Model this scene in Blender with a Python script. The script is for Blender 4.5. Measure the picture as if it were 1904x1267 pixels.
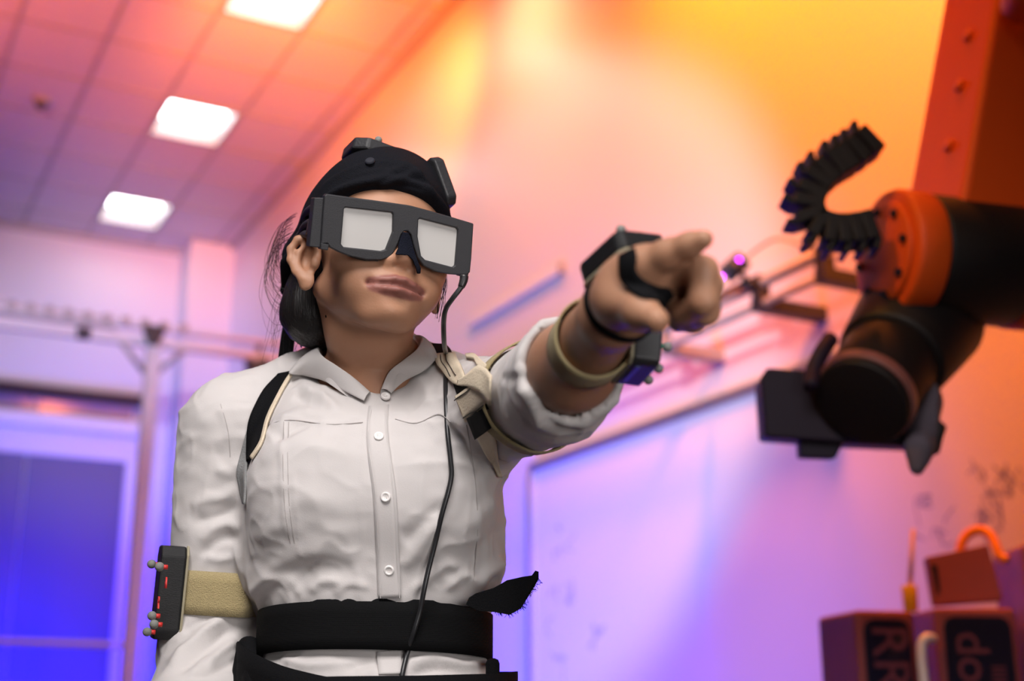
import bpy, bmesh, math, random
import numpy as np
from mathutils import Vector, Matrix
from mathutils.bvhtree import BVHTree

for o in list(bpy.data.objects):
    bpy.data.objects.remove(o, do_unlink=True)
scene = bpy.context.scene
C = scene.collection
random.seed(7)
RNG = np.random.RandomState(5)

# ------------------------------------------------------------------ camera
CAMZ = 1.0
FPX = 2500.0                     # focal length in pixels of the 1904 px wide frame
PITCH = math.radians(16.43)
IW, IH = 1904.0, 1267.0
cd = bpy.data.cameras.new('camera')
cam = bpy.data.objects.new('camera', cd)
C.objects.link(cam)
cam.location = (0, 0, CAMZ)
cam.rotation_euler = (math.pi / 2 + PITCH, 0, 0)
cd.sensor_width = 36.0
cd.lens = FPX * 36.0 / IW
cd.clip_start = 0.05
cd.dof.use_dof = True
cd.dof.focus_distance = 1.38
cd.dof.aperture_fstop = 3.3
scene.camera = cam

# ------------------------------------------------------------------ world, exposure
wd = bpy.data.worlds.new('world')
scene.world = wd
wd.use_nodes = True
wd.node_tree.nodes['Background'].inputs[0].default_value = (0.75, 0.8, 1.0, 1)
wd.node_tree.nodes['Background'].inputs[1].default_value = 0.02
scene.view_settings.view_transform = 'Standard'
scene.view_settings.look = 'None'
scene.view_settings.exposure = 0.0
scene.view_settings.gamma = 1.0
scene.view_settings.use_curve_mapping = False
scene.cycles.use_denoising = True
scene.cycles.max_bounces = 8
scene.cycles.sample_clamp_indirect = 6.0

# ------------------------------------------------------------------ room frame: the far corner, a runs along the long wall, b along the end wall
TH = math.radians(27.32)
DA = Vector((-math.sin(TH), math.cos(TH), 0))
DB = Vector((math.cos(TH), math.sin(TH), 0))
CEIL = 5.8
CORNER = Vector((-3.017, 13.228, 0))
def W(a, b, z):
    return CORNER + DA * a + DB * b + Vector((0, 0, z))
RW_ = math.radians(27.32)        # z rotation of the room

def light(name, kind, loc, target, power, color, size=0.5, size_y=None, spot=None, blend=0.5, spread=None):
    d = bpy.data.lights.new(name, kind)
    d.energy = power; d.color = color
    if kind == 'AREA':
        d.size = size
        if size_y: d.shape = 'RECTANGLE'; d.size_y = size_y
        if spread: d.spread = math.radians(spread)
    else:
        d.shadow_soft_size = size
    if kind == 'SPOT':
        d.spot_size = math.radians(spot); d.spot_blend = blend
    o = bpy.data.objects.new(name, d)
    C.objects.link(o)
    o.location = loc
    o.rotation_euler = (Vector(target) - Vector(loc)).to_track_quat('-Z', 'Y').to_euler()
    return o
AMBER = (1.0, 0.185, 0.0)
ORANGE = (1.0, 0.16, 0.0)
BLUE = (0.006, 0.012, 1.0)
# unseen soft white key and weak fill, both added to brighten the person
light('key_light', 'AREA', (-0.25, 0.0, 2.65), (-0.1, 1.4, 1.35), 14, (1.0, 0.96, 0.94), 1.3, 1.0, spread=85)
light('fill_light', 'AREA', (0.75, -0.5, 1.15), (-0.15, 1.4, 1.45), 2.8, (1.0, 0.96, 0.94), 0.8, 0.8, spread=70)
# unseen pale spots added behind the photographer to whiten the long and end walls
light('white_fill', 'SPOT', W(-13.0, -5.5, 3.2), W(-6.8, 0, 2.8), 1500, (1.0, 0.88, 0.95), 0.12, spot=28, blend=0.4)
light('pale_fill', 'SPOT', W(-12.5, -6.5, 4.0), W(-3.0, 0, 3.0), 500, (0.8, 0.75, 1.0), 0.2, spot=28, blend=1)
light('lavender_fill', 'SPOT', W(-13.0, -6.0, 3.0), W(0, -0.9, 4.6), 3600, (0.70, 0.70, 1.0), 0.2, spot=18, blend=0.8)
light('lavender_fill', 'SPOT', W(-12.5, -6.5, 4.0), W(-8.2, 0, 1.8), 480, (0.72, 0.72, 1.0), 0.2, spot=26, blend=1)
# unseen warm lamps added to tint the upper long wall and ceiling
light('amber_lamp', 'SPOT', W(-9.0, -0.9, 5.2), W(-8.6, 0, 4.0), 470, AMBER, 0.2, spot=120, blend=1)
light('amber_lamp', 'SPOT', W(-10.8, -1.2, 4.6), W(-9.8, 0, 3.0), 760, (1.0, 0.20, 0.02), 0.2, spot=135, blend=1)
light('peach_lamp', 'SPOT', W(-7.0, -0.8, 5.5), W(-6.6, 0, 4.6), 120, (1.0, 0.42, 0.18), 0.2, spot=120, blend=1)
light('amber_lamp', 'SPOT', W(-8.2, -1.2, 4.9), W(-6.4, 0, 4.4), 110, AMBER, 0.2, spot=80, blend=1)
light('orange_lamp', 'SPOT', W(-7.0, -1.0, 5.0), W(-5.5, -0.75, 5.85), 480, ORANGE, 0.2, spot=85, blend=1)
light('orange_lamp', 'SPOT', W(-6.0, -4.4, 4.0), W(-4.2, -2.0, 5.8), 620, ORANGE, 0.3, spot=70, blend=1)
light('orange_lamp', 'SPOT', W(-6.9, -1.5, 4.9), W(-4.1, -0.8, 5.9), 1150, (1.0, 0.20, 0.02), 0.2, spot=48, blend=1)
light('orange_lamp', 'SPOT', W(-6.6, -0.7, 5.45), W(-5.0, 0, 4.9), 380, (1.0, 0.22, 0.03), 0.2, spot=75, blend=1)
light('orange_lamp', 'SPOT', W(-11.5, -4.2, 4.4), (0.86, 2.6, 2.15), 250, (1.0, 0.42, 0.02), 0.15, spot=22, blend=0.6)  # added lamp, only to brighten the robot's left side
# unseen blue ones added on the floor to tint the lower walls
light('blue_lamp', 'SPOT', W(-2.2, -2.6, 0.3), W(0, -1.7, 1.3), 1800, BLUE, 0.2, spot=72, blend=1)
light('blue_lamp', 'SPOT', W(-7.2, -1.7, 0.2), W(-6.9, 0, 0.9), 900, BLUE, 0.2, spot=95, blend=1)
light('blue_lamp', 'SPOT', W(-3.4, -1.8, 0.2), W(-2.6, 0, 1.2), 450, BLUE, 0.2, spot=80, blend=1)
light('blue_lamp', 'SPOT', W(-4.0, -4.0, 0.4), W(-0.3, -0.9, 2.4), 1500, BLUE, 0.3, spot=60, blend=1)
light('blue_lamp', 'SPOT', W(-9.2, -2.8, 0.3), W(-8.3, 0, 1.2), 330, (0.06, 0.06, 1.0), 0.2, spot=70, blend=1)
light('blue_lamp', 'SPOT', W(-5.2, -1.8, 0.2), W(-4.4, 0, 1.6), 500, BLUE, 0.2, spot=80, blend=1)

# ------------------------------------------------------------------ pixel to place: a ray through the photograph, met at a distance in the room
_c, _s = math.cos(PITCH), math.sin(PITCH)
EYE = Vector((0, 0, CAMZ))
def ray(px, py):
    x = (px - IW / 2) / FPX; y = (IH / 2 - py) / FPX
    return Vector((x, _c - _s * y, _s + _c * y))
def P(px, py, Y):
    d = ray(px, py)
    return EYE + d * (Y / d.y)
def onplane(px, py, p0, n):
    d = ray(px, py)
    return EYE + d * ((Vector(p0) - EYE).dot(n) / d.dot(n))
def project(pts):
    p = np.asarray(pts, float) - np.array([0, 0, CAMZ])
    dep = p[..., 1] * _c + p[..., 2] * _s
    return np.stack([IW / 2 + FPX * p[..., 0] / dep, IH / 2 - FPX * (p[..., 2] * _c - p[..., 1] * _s) / dep], -1)
def px2m(p):
    return ((p[1]) * _c + (p[2] - CAMZ) * _s) / FPX

# ------------------------------------------------------------------ materials
def mat(name, col, rough=0.5, metal=0.0, bump=0.0, bscale=60.0, var=0.0, vscale=8.0, emit=None, estr=0.0, sheen=0.0, sss=0.0, spec=0.5, coat=0.0, stretch=None, wave=None):
    m = bpy.data.materials.new(name); m.use_nodes = True
    nt = m.node_tree; n = nt.nodes; l = nt.links
    b = n['Principled BSDF']
    b.inputs['Base Color'].default_value = (*col, 1)
    b.inputs['Roughness'].default_value = rough
    b.inputs['Metallic'].default_value = metal
    b.inputs['Specular IOR Level'].default_value = spec
    if sheen: b.inputs['Sheen Weight'].default_value = sheen
    if coat: b.inputs['Coat Weight'].default_value = coat
    if sss:
        b.inputs['Subsurface Weight'].default_value = sss
        b.inputs['Subsurface Radius'].default_value = (0.012, 0.005, 0.003)
        b.inputs['Subsurface Scale'].default_value = 0.6
    tc = n.new('ShaderNodeTexCoord'); mp = n.new('ShaderNodeMapping')
    l.new(tc.outputs['Object'], mp.inputs[0])
    if stretch: mp.inputs['Scale'].default_value = stretch
    if var:
        t = n.new('ShaderNodeTexNoise'); t.inputs['Scale'].default_value = vscale; t.inputs['Detail'].default_value = 6
        l.new(mp.outputs[0], t.inputs['Vector'])
        r = n.new('ShaderNodeMapRange'); r.inputs[3].default_value = 1 - var; r.inputs[4].default_value = 1 + var
        l.new(t.outputs['Fac'], r.inputs[0])
        x = n.new('ShaderNodeMix'); x.data_type = 'RGBA'; x.blend_type = 'MULTIPLY'; x.inputs[0].default_value = 1
        x.inputs[6].default_value = (*col, 1); l.new(r.outputs[0], x.inputs[7])
        l.new(x.outputs[2], b.inputs['Base Color'])
    if bump:
        t = n.new('ShaderNodeTexNoise'); t.inputs['Scale'].default_value = bscale; t.inputs['Detail'].default_value = 4
        if wave:
            t = n.new('ShaderNodeTexWave'); t.inputs['Scale'].default_value = bscale; t.inputs['Distortion'].default_value = 0.4
            t.bands_direction = wave
        l.new(mp.outputs[0], t.inputs['Vector'])
        bp = n.new('ShaderNodeBump'); bp.inputs['Strength'].default_value = bump; bp.inputs['Distance'].default_value = 0.002
        l.new(t.outputs['Fac'], bp.inputs['Height']); l.new(bp.outputs[0], b.inputs['Normal'])
    if emit:
        b.inputs['Emission Color'].default_value = (*emit, 1); b.inputs['Emission Strength'].default_value = estr
    return m

# ------------------------------------------------------------------ object helpers
def link(name, me, m, parent=None, smooth=False, **kw):
    o = bpy.data.objects.new(name, me); C.objects.link(o)
    if m is not None: me.materials.append(m)
    if smooth:
        me.polygons.foreach_set('use_smooth', [True] * len(me.polygons))
    if parent is not None:
        o.parent = parent
        o.matrix_parent_inverse = Matrix.Translation(parent.location).inverted() if parent.rotation_euler[:] == (0, 0, 0) else parent.matrix_basis.inverted()
    for k, v in kw.items(): o[k] = v
    return o
def obj(name, bm, m, parent=None, smooth=False, **kw):
    me = bpy.data.meshes.new(name); bm.normal_update(); bm.to_mesh(me); bm.free()
    return link(name, me, m, parent, smooth, **kw)
def empty(name, loc, label=None, category=None, group=None):
    o = bpy.data.objects.new(name, None); C.objects.link(o); o.location = loc; o.empty_display_size = 0.05
    if label: o['label'] = label; o['category'] = category
    if group: o['group'] = group
    return o
def tag(o, label, category, group=None):
    o['label'] = label; o['category'] = category
    if group: o['group'] = group
    return o
def frame(o, x, y, z):
    m = Matrix.Identity(4)
    for i, v in enumerate((x, y, z)):
        for j in range(3): m[j][i] = v[j]
    for j in range(3): m[j][3] = o[j]
    return m
def orient(o, zdir, xhint=(1, 0, 0)):
    z = Vector(zdir).normalized(); x = Vector(xhint); x = (x - z * x.dot(z)).normalized(); y = z.cross(x)
    return frame(o, x, y, z)
def bev(bm, geom, r, seg=2):
    if r > 0: bmesh.ops.bevel(bm, geom=geom, offset=r, segments=seg, affect='EDGES', profile=0.5)
def box(bm, size, M=None, r=0.0, seg=2):
    t = bmesh.new(); bmesh.ops.create_cube(t, size=1.0)
    bmesh.ops.scale(t, vec=size, verts=t.verts)
    bev(t, t.edges[:], r, seg)
    return merge(bm, t, M)
def merge(bm, t, M=None):
    if M is not None: t.transform(M)
    me = bpy.data.meshes.new('tmp'); t.to_mesh(me); t.free(); bm.from_mesh(me); bpy.data.meshes.remove(me)
    return bm
def wbox(bm, a0, a1, b0, b1, z0, z1, r=0.0):
    M = Matrix.Translation(W((a0 + a1) / 2, (b0 + b1) / 2, (z0 + z1) / 2)) @ Matrix.Rotation(RW_, 4, 'Z')
    return box(bm, (abs(b1 - b0), abs(a1 - a0), abs(z1 - z0)), M, r)
def cyl(bm, p, q, r1, r2=None, n=24, r=0.0, caps=True):
    p, q = Vector(p), Vector(q); d = q - p
    t = bmesh.new()
    bmesh.ops.create_cone(t, cap_ends=caps, segments=n, radius1=r1, radius2=r1 if r2 is None else r2, depth=d.length)
    if r > 0: bev(t, [e for e in t.edges if abs(e.verts[0].co.z - e.verts[1].co.z) < 1e-6], r, 2)
    return merge(bm, t, orient((p + q) / 2, d, (0.3, 0.9, 0.1)))
def ball(bm, c, r, sub=2, M=None):
    t = bmesh.new(); bmesh.ops.create_icosphere(t, subdivisions=sub, radius=r)
    return merge(bm, t, Matrix.Translation(c) if M is None else M)
def prism(bm, pts, depth, M=None, r=0.0, seg=2):
    """polygon in local xy, extruded along +z"""
    t = bmesh.new(); f = t.faces.new([t.verts.new((x, y, 0)) for x, y in pts])
    g = bmesh.ops.extrude_face_region(t, geom=[f])
    bmesh.ops.translate(t, vec=(0, 0, depth), verts=[v for v in g['geom'] if isinstance(v, bmesh.types.BMVert)])
    bmesh.ops.recalc_face_normals(t, faces=t.faces[:])
    bev(t, t.edges[:], r, seg)
    return merge(bm, t, M)
def spline(pts, n=8):
    pts = [Vector(p) for p in pts]; out = []
    for i in range(len(pts) - 1):
        p0 = pts[max(i - 1, 0)]; p1 = pts[i]; p2 = pts[i + 1]; p3 = pts[min(i + 2, len(pts) - 1)]
        for k in range(n):
            t = k / n
            out.append(0.5 * ((2 * p1) + (p2 - p0) * t + (2 * p0 - 5 * p1 + 4 * p2 - p3) * t * t + (3 * p1 - p0 - 3 * p2 + p3) * t ** 3))
    return out + [pts[-1]]
def tube(bm, pts, rad, n=10, cap=True):
    pts = [Vector(p) for p in pts]; rings = []; up = None
    R = rad if isinstance(rad, (list, tuple)) else [rad] * len(pts)
    for i, p in enumerate(pts):
        t = (pts[min(i + 1, len(pts) - 1)] - pts[max(i - 1, 0)]).normalized()
        if up is None: up = Vector((0.31, 0.2, 0.93)) if abs(t.z) < 0.9 else Vector((1, 0.1, 0))
        up = (up - t * up.dot(t)).normalized(); s = t.cross(up)
        rings.append([bm.verts.new(p + (up * math.cos(2 * math.pi * k / n) + s * math.sin(2 * math.pi * k / n)) * R[i]) for k in range(n)])
    for a, b in zip(rings, rings[1:]):
        for k in range(n): bm.faces.new((a[k], a[(k + 1) % n], b[(k + 1) % n], b[k]))
    if cap: bm.faces.new(rings[0][::-1]); bm.faces.new(rings[-1])
    return bm
def ribbon(bm, pts, nrms, width, thick, lift=0.0, sub=1, across=None, bulge=0.0):
    """flat strap along pts; nrms point away from what it lies on. width number or list"""
    n = len(pts); Wd = width if isinstance(width, (list, tuple)) else [width] * n
    rings = []; m = 4
    for i in range(n):
        p = Vector(pts[i]); t = (Vector(pts[min(i + 1, n - 1)]) - Vector(pts[max(i - 1, 0)])).normalized()
        nn = Vector(nrms[i]); nn = (nn - t * nn.dot(t)).normalized(); s = across[i].normalized() if across else t.cross(nn)
        ring = []
        for side in (1, 0):
            rng = range(m + 1) if side else range(m, -1, -1)
            for k in rng:
                u = k / m * 2 - 1
                ring.append(bm.verts.new(p + s * (u * Wd[i] / 2) + nn * (lift + (thick if side else 0) + bulge * (1 - u * u))))
        rings.append(ring)
    N = len(rings[0])
    for a, b in zip(rings, rings[1:]):
        for k in range(N): bm.faces.new((a[k], b[k], b[(k + 1) % N], a[(k + 1) % N]))
    bm.faces.new(rings[0]); bm.faces.new(rings[-1][::-1])
    return bm
def text_mesh(name, s, size, M, m, parent, depth=0.0006, font_scale=(1, 1)):
    cu = bpy.data.curves.new(name, 'FONT'); cu.body = s; cu.size = size; cu.extrude = depth; cu.align_x = 'CENTER'; cu.align_y = 'CENTER'
    o = bpy.data.objects.new(name, cu); C.objects.link(o)
    dg = bpy.context.evaluated_depsgraph_get(); me = bpy.data.meshes.new_from_object(o.evaluated_get(dg))
    bpy.data.objects.remove(o, do_unlink=True); bpy.data.curves.remove(cu)
    me.transform(M @ Matrix.Diagonal((font_scale[0], font_scale[1], 1, 1)))
    return link(name, me, m, parent)
# ------------------------------------------------------------------ the room
M_WALL = mat('wall_paint', (0.66, 0.66, 0.68), rough=0.33, bump=0.03, bscale=300, spec=0.5)
M_WALLM = mat('wall_matte', (0.64, 0.64, 0.66), rough=0.6, bump=0.03, bscale=200)
M_TILE = mat('ceiling_tile', (0.62, 0.60, 0.60), rough=0.9, bump=0.25, bscale=180, var=0.04)
M_GRID = mat('ceiling_grid', (0.42, 0.41, 0.41), rough=0.6)
M_DARKWALL = mat('dark_unseen_wall', (0.03, 0.03, 0.035), rough=0.9, bump=0.4, bscale=20)  # unseen walls made near black to cut bounced light
M_FLOOR = mat('floor_concrete', (0.09, 0.09, 0.10), rough=0.45, var=0.15, vscale=2.0)
M_TRIM = mat('white_metal', (0.70, 0.70, 0.73), rough=0.4)
M_DOOR = mat('door_grey', (0.13, 0.13, 0.20), rough=0.5)
M_DARK = mat('dark_metal', (0.03, 0.03, 0.035), rough=0.5)
M_GLASSW = mat('transom_glass', (0.25, 0.3, 0.45), rough=0.15, spec=0.8)
A0, B0 = -18.0, -10.0
def struct(name, bm, m, parent=None, **kw):
    o = obj(name, bm, m, parent)
    if parent is None: o['kind'] = 'structure'
    return o
fl = struct('floor', wbox(bmesh.new(), A0, 0, B0, 0, -0.1, 0), M_FLOOR)
wr = struct('wall_right', wbox(bmesh.new(), A0, 0.2, 0, 0.2, 0, CEIL + 0.4), M_WALL)
wb = struct('wall_back', wbox(bmesh.new(), 0, 0.2, B0, 0, 0, CEIL + 0.4), M_WALLM)
wl = struct('wall_left', wbox(bmesh.new(), A0, 0.2, B0 - 0.2, B0, 0, CEIL + 0.4), M_DARKWALL)
wf = struct('wall_front', wbox(bmesh.new(), A0 - 0.2, A0, B0 - 0.2, 0.2, 0, CEIL + 0.4), M_DARKWALL)
struct('trim_1', wbox(bmesh.new(), -0.42, 0, -0.44, 0, 0, CEIL - 0.01), M_WALLM)     # pilaster in the far corner
# ceiling: slab, then tiles hung in a grid
ce = struct('ceiling', wbox(bmesh.new(), A0, 0, B0, 0, CEIL + 0.30, CEIL + 0.4), M_GRID)
TA, TB = 0.73, 0.605
LIGHTS = [(-1.22, -1.40), (-3.41, -1.40), (-5.60, -1.40)]
bm = bmesh.new(); box(bm, (TB - 0.022, TA - 0.022, 0.018), None, 0.004, 1)
tile_me = bpy.data.meshes.new('ceiling_tile'); bm.to_mesh(tile_me); bm.free(); tile_me.materials.append(M_TILE)
Rz = Matrix.Rotation(RW_, 4, 'Z')
grid = bmesh.new()
na = int(18 / TA) + 1; nb = int(10 / TB) + 1
b_start = -0.19; a_start = -0.49
def is_light(ac, bc):
    return any(abs(ac - (la + TA / 2)) < TA / 2 - 0.02 and abs(bc - (lb + TB / 2)) < TB / 2 - 0.02 for la, lb in LIGHTS)
rest = bmesh.new(); ntile = 0
for i in range(-1, na):
    for j in range(-1, nb):
        ac = a_start - (i + 0.5) * TA; bc = b_start - (j + 0.5) * TB
        if ac > a_start or ac < A0 + 0.2 or bc > 0.0 or bc < B0 + 0.2 or is_light(ac, bc): continue
        M = Matrix.Translation(W(ac, bc, CEIL + 0.012)) @ Rz
        if ac > -9.5 and bc > -6.0 and ntile < 290:
            o = bpy.data.objects.new('ceiling_tile', tile_me); C.objects.link(o); o.parent = ce; o.matrix_basis = M; ntile += 1
        else:
            box(rest, (TB - 0.022, TA - 0.022, 0.018), M)
o = obj('ceiling_tile_field', rest, M_TILE, ce); o['kind'] = 'stuff'
for i in range(-1, na + 1):
    a = a_start - i * TA
    if A0 < a < 0: wbox(grid, a - 0.011, a + 0.011, B0, 0, CEIL - 0.004, CEIL + 0.03)
for j in range(-1, nb + 1):
    b = b_start - j * TB
    if B0 < b < 0: wbox(grid, A0, 0, b - 0.014, b + 0.014, CEIL - 0.006, CEIL + 0.03)
obj('ceiling_grid', grid, M_GRID, ce)
obj('border_strip', wbox(bmesh.new(), A0, -0.02, b_start + 0.016, -0.02, CEIL + 0.004, CEIL + 0.022), M_TILE, ce)
obj('border_strip', wbox(bmesh.new(), a_start + TA * 0 + 0.013, -0.02, B0, b_start - 0.016, CEIL + 0.004, CEIL + 0.022), M_TILE, ce)
struct('trim_2', wbox(bmesh.new(), A0, 0, -0.05, 0, CEIL - 0.05, CEIL + 0.0), M_GRID)
struct('trim_3', wbox(bmesh.new(), -0.05, 0, B0, -0.44, CEIL - 0.05, CEIL + 0.0), M_GRID)
M_LAMP = mat('light_panel', (0.9, 0.9, 0.9), emit=(1.0, 0.97, 0.98), estr=10.0)
M_TROF = mat('troffer_white', (0.30, 0.29, 0.30), rough=0.6, spec=0.1)
LN = ['square recessed ceiling light panel nearest the far end wall', 'middle one of the three recessed ceiling light panels', 'recessed ceiling light panel cut off by the top of the picture']
for k, (la, lb) in enumerate(LIGHTS):
    t = empty('ceiling_light', W(la + TA / 2, lb + TB / 2, CEIL), LN[k], 'ceiling light', 'recessed ceiling lights')
    bm = bmesh.new(); w = 0.02; e = 0.012; hgt = 0.17
    wbox(bm, la + e, la + e + w, lb + e, lb + TB - e, CEIL - 0.004, CEIL + hgt)
    wbox(bm, la + TA - e - w, la + TA - e, lb + e, lb + TB - e, CEIL - 0.004, CEIL + hgt)
    wbox(bm, la + e + w, la + TA - e - w, lb + e, lb + e + w, CEIL - 0.004, CEIL + hgt)
    wbox(bm, la + e + w, la + TA - e - w, lb + TB - e - w, lb + TB - e, CEIL - 0.004, CEIL + hgt)
    obj('housing', bm, M_TROF, t)
    obj('diffuser', wbox(bmesh.new(), la + e + w, la + TA - e - w, lb + e + w, lb + TB - e - w, CEIL + hgt - 0.02, CEIL + hgt, 0.0), M_LAMP, t)
# smoke detector
t = empty('smoke_detector', W(-2.92, -2.27, CEIL), 'small round dark smoke detector on the ceiling tiles', 'smoke detector')
bm = bmesh.new(); cyl(bm, W(-2.92, -2.27, CEIL + 0.01), W(-2.92, -2.27, CEIL - 0.03), 0.07, 0.06); obj('base', bm, M_GRID, t, True)
bm = bmesh.new(); cyl(bm, W(-2.92, -2.27, CEIL - 0.03), W(-2.92, -2.27, CEIL - 0.075), 0.045, 0.03); obj('sensor', bm, M_DARK, t, True)
# ------------------------------------------------------------------ implicit modelling: smooth unions meshed by surface nets
def v3(p): return np.array(p, float)
class Field:
    def __init__(self): self.p = []
    def _add(self, f, c, r, op, k): self.p.append((f, v3(c), float(r), op, k)); return self
    def cap(self, a, b, r1, r2=None, k=0.01, op='u'):
        a, b = v3(a), v3(b); r2 = r1 if r2 is None else r2; ab = b - a; L = max(ab @ ab, 1e-12)
        def f(X):
            t = np.clip((X - a) @ ab / L, 0, 1)
            return np.linalg.norm(X - a - t[:, None] * ab, axis=1) - (r1 + (r2 - r1) * t)
        return self._add(f, (a + b) / 2, np.sqrt(L) / 2 + max(r1, r2), op, k)
    def ell(self, c, rad, axes=None, k=0.01, op='u'):
        c, rad = v3(c), v3(rad); A = np.eye(3) if axes is None else np.array([v3(x) for x in axes])
        def f(X):
            q = (X - c) @ A.T; k0 = np.linalg.norm(q / rad, axis=1); k1 = np.linalg.norm(q / rad ** 2, axis=1)
            return k0 * (k0 - 1) / np.maximum(k1, 1e-9)
        return self._add(f, c, rad.max(), op, k)
    def rbox(self, c, half, axes, r, k=0.01, op='u'):
        c, half = v3(c), v3(half) - r; A = np.array([v3(x) for x in axes])
        def f(X):
            q = np.abs((X - c) @ A.T) - half
            return np.linalg.norm(np.maximum(q, 0), axis=1) + np.minimum(q.max(1), 0) - r
        return self._add(f, c, np.linalg.norm(half) + r, op, k)
    def column(self, rows, k=0.02, op='u', pw=2.3):
        """rows: (z, cx, cy, rx, ry) from low to high; superelliptic sections"""
        R = np.array(rows, float); z = R[:, 0]
        def f(X):
            g = [np.interp(X[:, 2], z, R[:, i]) for i in range(1, 5)]
            q = (np.abs((X[:, 0] - g[0]) / g[2]) ** pw + np.abs((X[:, 1] - g[1]) / g[3]) ** pw) ** (1 / pw)
            d = (q - 1) * np.minimum(g[2], g[3])
            return np.maximum(d, np.maximum(X[:, 2] - z[-1], z[0] - X[:, 2]))
        c = np.array([R[:, 1].mean(), R[:, 2].mean(), (z[0] + z[-1]) / 2])
        return self._add(f, c, np.hypot((z[-1] - z[0]) / 2, R[:, 3].max() * 1.3) + 2 * k + 0.06, op, k)
    def plane(self, p, n, k=0.004):
        """cut away everything on the side n points to"""
        p, n = v3(p), v3(n) / np.linalg.norm(n)
        return self._add(lambda X: -((X - p) @ n), p, 1e9, 's', k)
    def chain(self, pts, rads, k=0.008, op='u'):
        for a, b, r1, r2 in zip(pts, pts[1:], rads, rads[1:]): self.cap(a, b, r1, r2, k, op)
        return self
    def ev(self, X, prims=None):
        d = np.full(len(X), 1.0)
        for f, c, r, op, k in (self.p if prims is None else prims):
            e = f(X)
            if op == 'u':
                h = np.maximum(k - np.abs(d - e), 0) / k; d = np.minimum(d, e) - h * h * k * 0.25
            else:
                e = -e; h = np.maximum(k - np.abs(d - e), 0) / k; d = np.maximum(d, e) + h * h * k * 0.25
        return d
    def mesh(self, h, lo=None, hi=None):
        us = [q for q in self.p if q[3] == 'u']
        lo_ = np.min([q[1] - q[2] for q in us], 0) - 3 * h; hi_ = np.max([q[1] + q[2] for q in us], 0) + 3 * h
        if lo is not None: lo_ = np.maximum(lo_, lo)
        if hi is not None: hi_ = np.minimum(hi_, hi)
        n = 20; nb = np.ceil((hi_ - lo_) / (h * n)).astype(int); G = nb * n + 4
        key = lambda I: (I[..., 0].astype(np.int64) * G[1] + I[..., 1]) * G[2] + I[..., 2]
        og = np.stack(np.meshgrid(*[np.arange(n + 1)] * 3, indexing='ij'), -1).reshape(-1, 3)
        co = np.array([[0,0,0],[1,0,0],[0,1,0],[1,1,0],[0,0,1],[1,0,1],[0,1,1],[1,1,1]])
        ed = [(0,1),(2,3),(4,5),(6,7),(0,2),(1,3),(4,6),(5,7),(0,4),(1,5),(2,6),(3,7)]
        rb = h * n * 0.8661 + h
        VK, VP, QK = [], [], []
        for bi in np.ndindex(*nb):
            base = np.array(bi) * n; cen = lo_ + (base + n / 2) * h
            pr = [q for q in self.p if np.linalg.norm(cen - q[1]) - q[2] - rb < q[4] + 0.004]
            if not any(q[3] == 'u' for q in pr): continue
            if abs(self.ev(cen[None], pr)[0]) > rb * 2.2 + 0.02: continue
            D = self.ev(lo_ + (base + og) * h, pr).reshape(n + 1, n + 1, n + 1)
            S = D < 0
            if S.all() or not S.any(): continue
            cs = [S[c[0]:n + c[0], c[1]:n + c[1], c[2]:n + c[2]] for c in co]
            cnt = sum(c.astype(np.int8) for c in cs)
            I = np.argwhere((cnt > 0) & (cnt < 8))
            dv = np.stack([D[I[:, 0] + c[0], I[:, 1] + c[1], I[:, 2] + c[2]] for c in co], 1)
            acc = np.zeros((len(I), 3)); num = np.zeros(len(I))
            for a, b in ed:
                m = (dv[:, a] < 0) != (dv[:, b] < 0)
                t = np.where(m, dv[:, a] / np.where(m, dv[:, a] - dv[:, b], 1), 0)
                acc += m[:, None] * (co[a] + t[:, None] * (co[b] - co[a])); num += m
            VK.append(key(base + I)); VP.append(lo_ + (base + I + acc / num[:, None]) * h)
            for ax in range(3):
                u, v = [(1, 2), (2, 0), (0, 1)][ax]
                sl0 = [slice(0, n)] * 3; sl1 = [slice(0, n)] * 3; sl1[ax] = slice(1, n + 1)
                A, B = S[tuple(sl0)], S[tuple(sl1)]
                for flip, mk in ((False, A & ~B), (True, ~A & B)):
                    E = np.argwhere(mk) + base
                    if not len(E): continue
                    eu = np.zeros(3, int); eu[u] = 1; ew = np.zeros(3, int); ew[v] = 1
                    q = np.stack([key(E - eu - ew), key(E - ew), key(E), key(E - eu)], 1)
                    QK.append(q[:, ::-1] if flip else q)
        VK = np.concatenate(VK); VP = np.concatenate(VP); QK = np.concatenate(QK)
        o = np.argsort(VK); VK = VK[o]; VP = VP[o]
        ix = np.clip(np.searchsorted(VK, QK), 0, len(VK) - 1); ok = (VK[ix] == QK).all(1)
        return VP, ix[ok]
def relax(V, Q, it=2, f=0.5):
    E = np.concatenate([Q[:, [0, 1]], Q[:, [1, 2]], Q[:, [2, 3]], Q[:, [3, 0]]]); E = np.concatenate([E, E[:, ::-1]])
    deg = np.bincount(E[:, 0], minlength=len(V)).astype(float); deg[deg == 0] = 1
    for _ in range(it):
        S = np.stack([np.bincount(E[:, 0], V[E[:, 1], i], len(V)) for i in range(3)], 1) / deg[:, None]
        V = V + f * (S - V)
    return V
def vnorm(V, Q):
    n = np.cross(V[Q[:, 2]] - V[Q[:, 0]], V[Q[:, 3]] - V[Q[:, 1]]); N = np.zeros_like(V)
    for i in range(4):
        for j in range(3): N[:, j] += np.bincount(Q[:, i], n[:, j], len(V))
    return N / np.maximum(np.linalg.norm(N, axis=1), 1e-12)[:, None]
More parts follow.
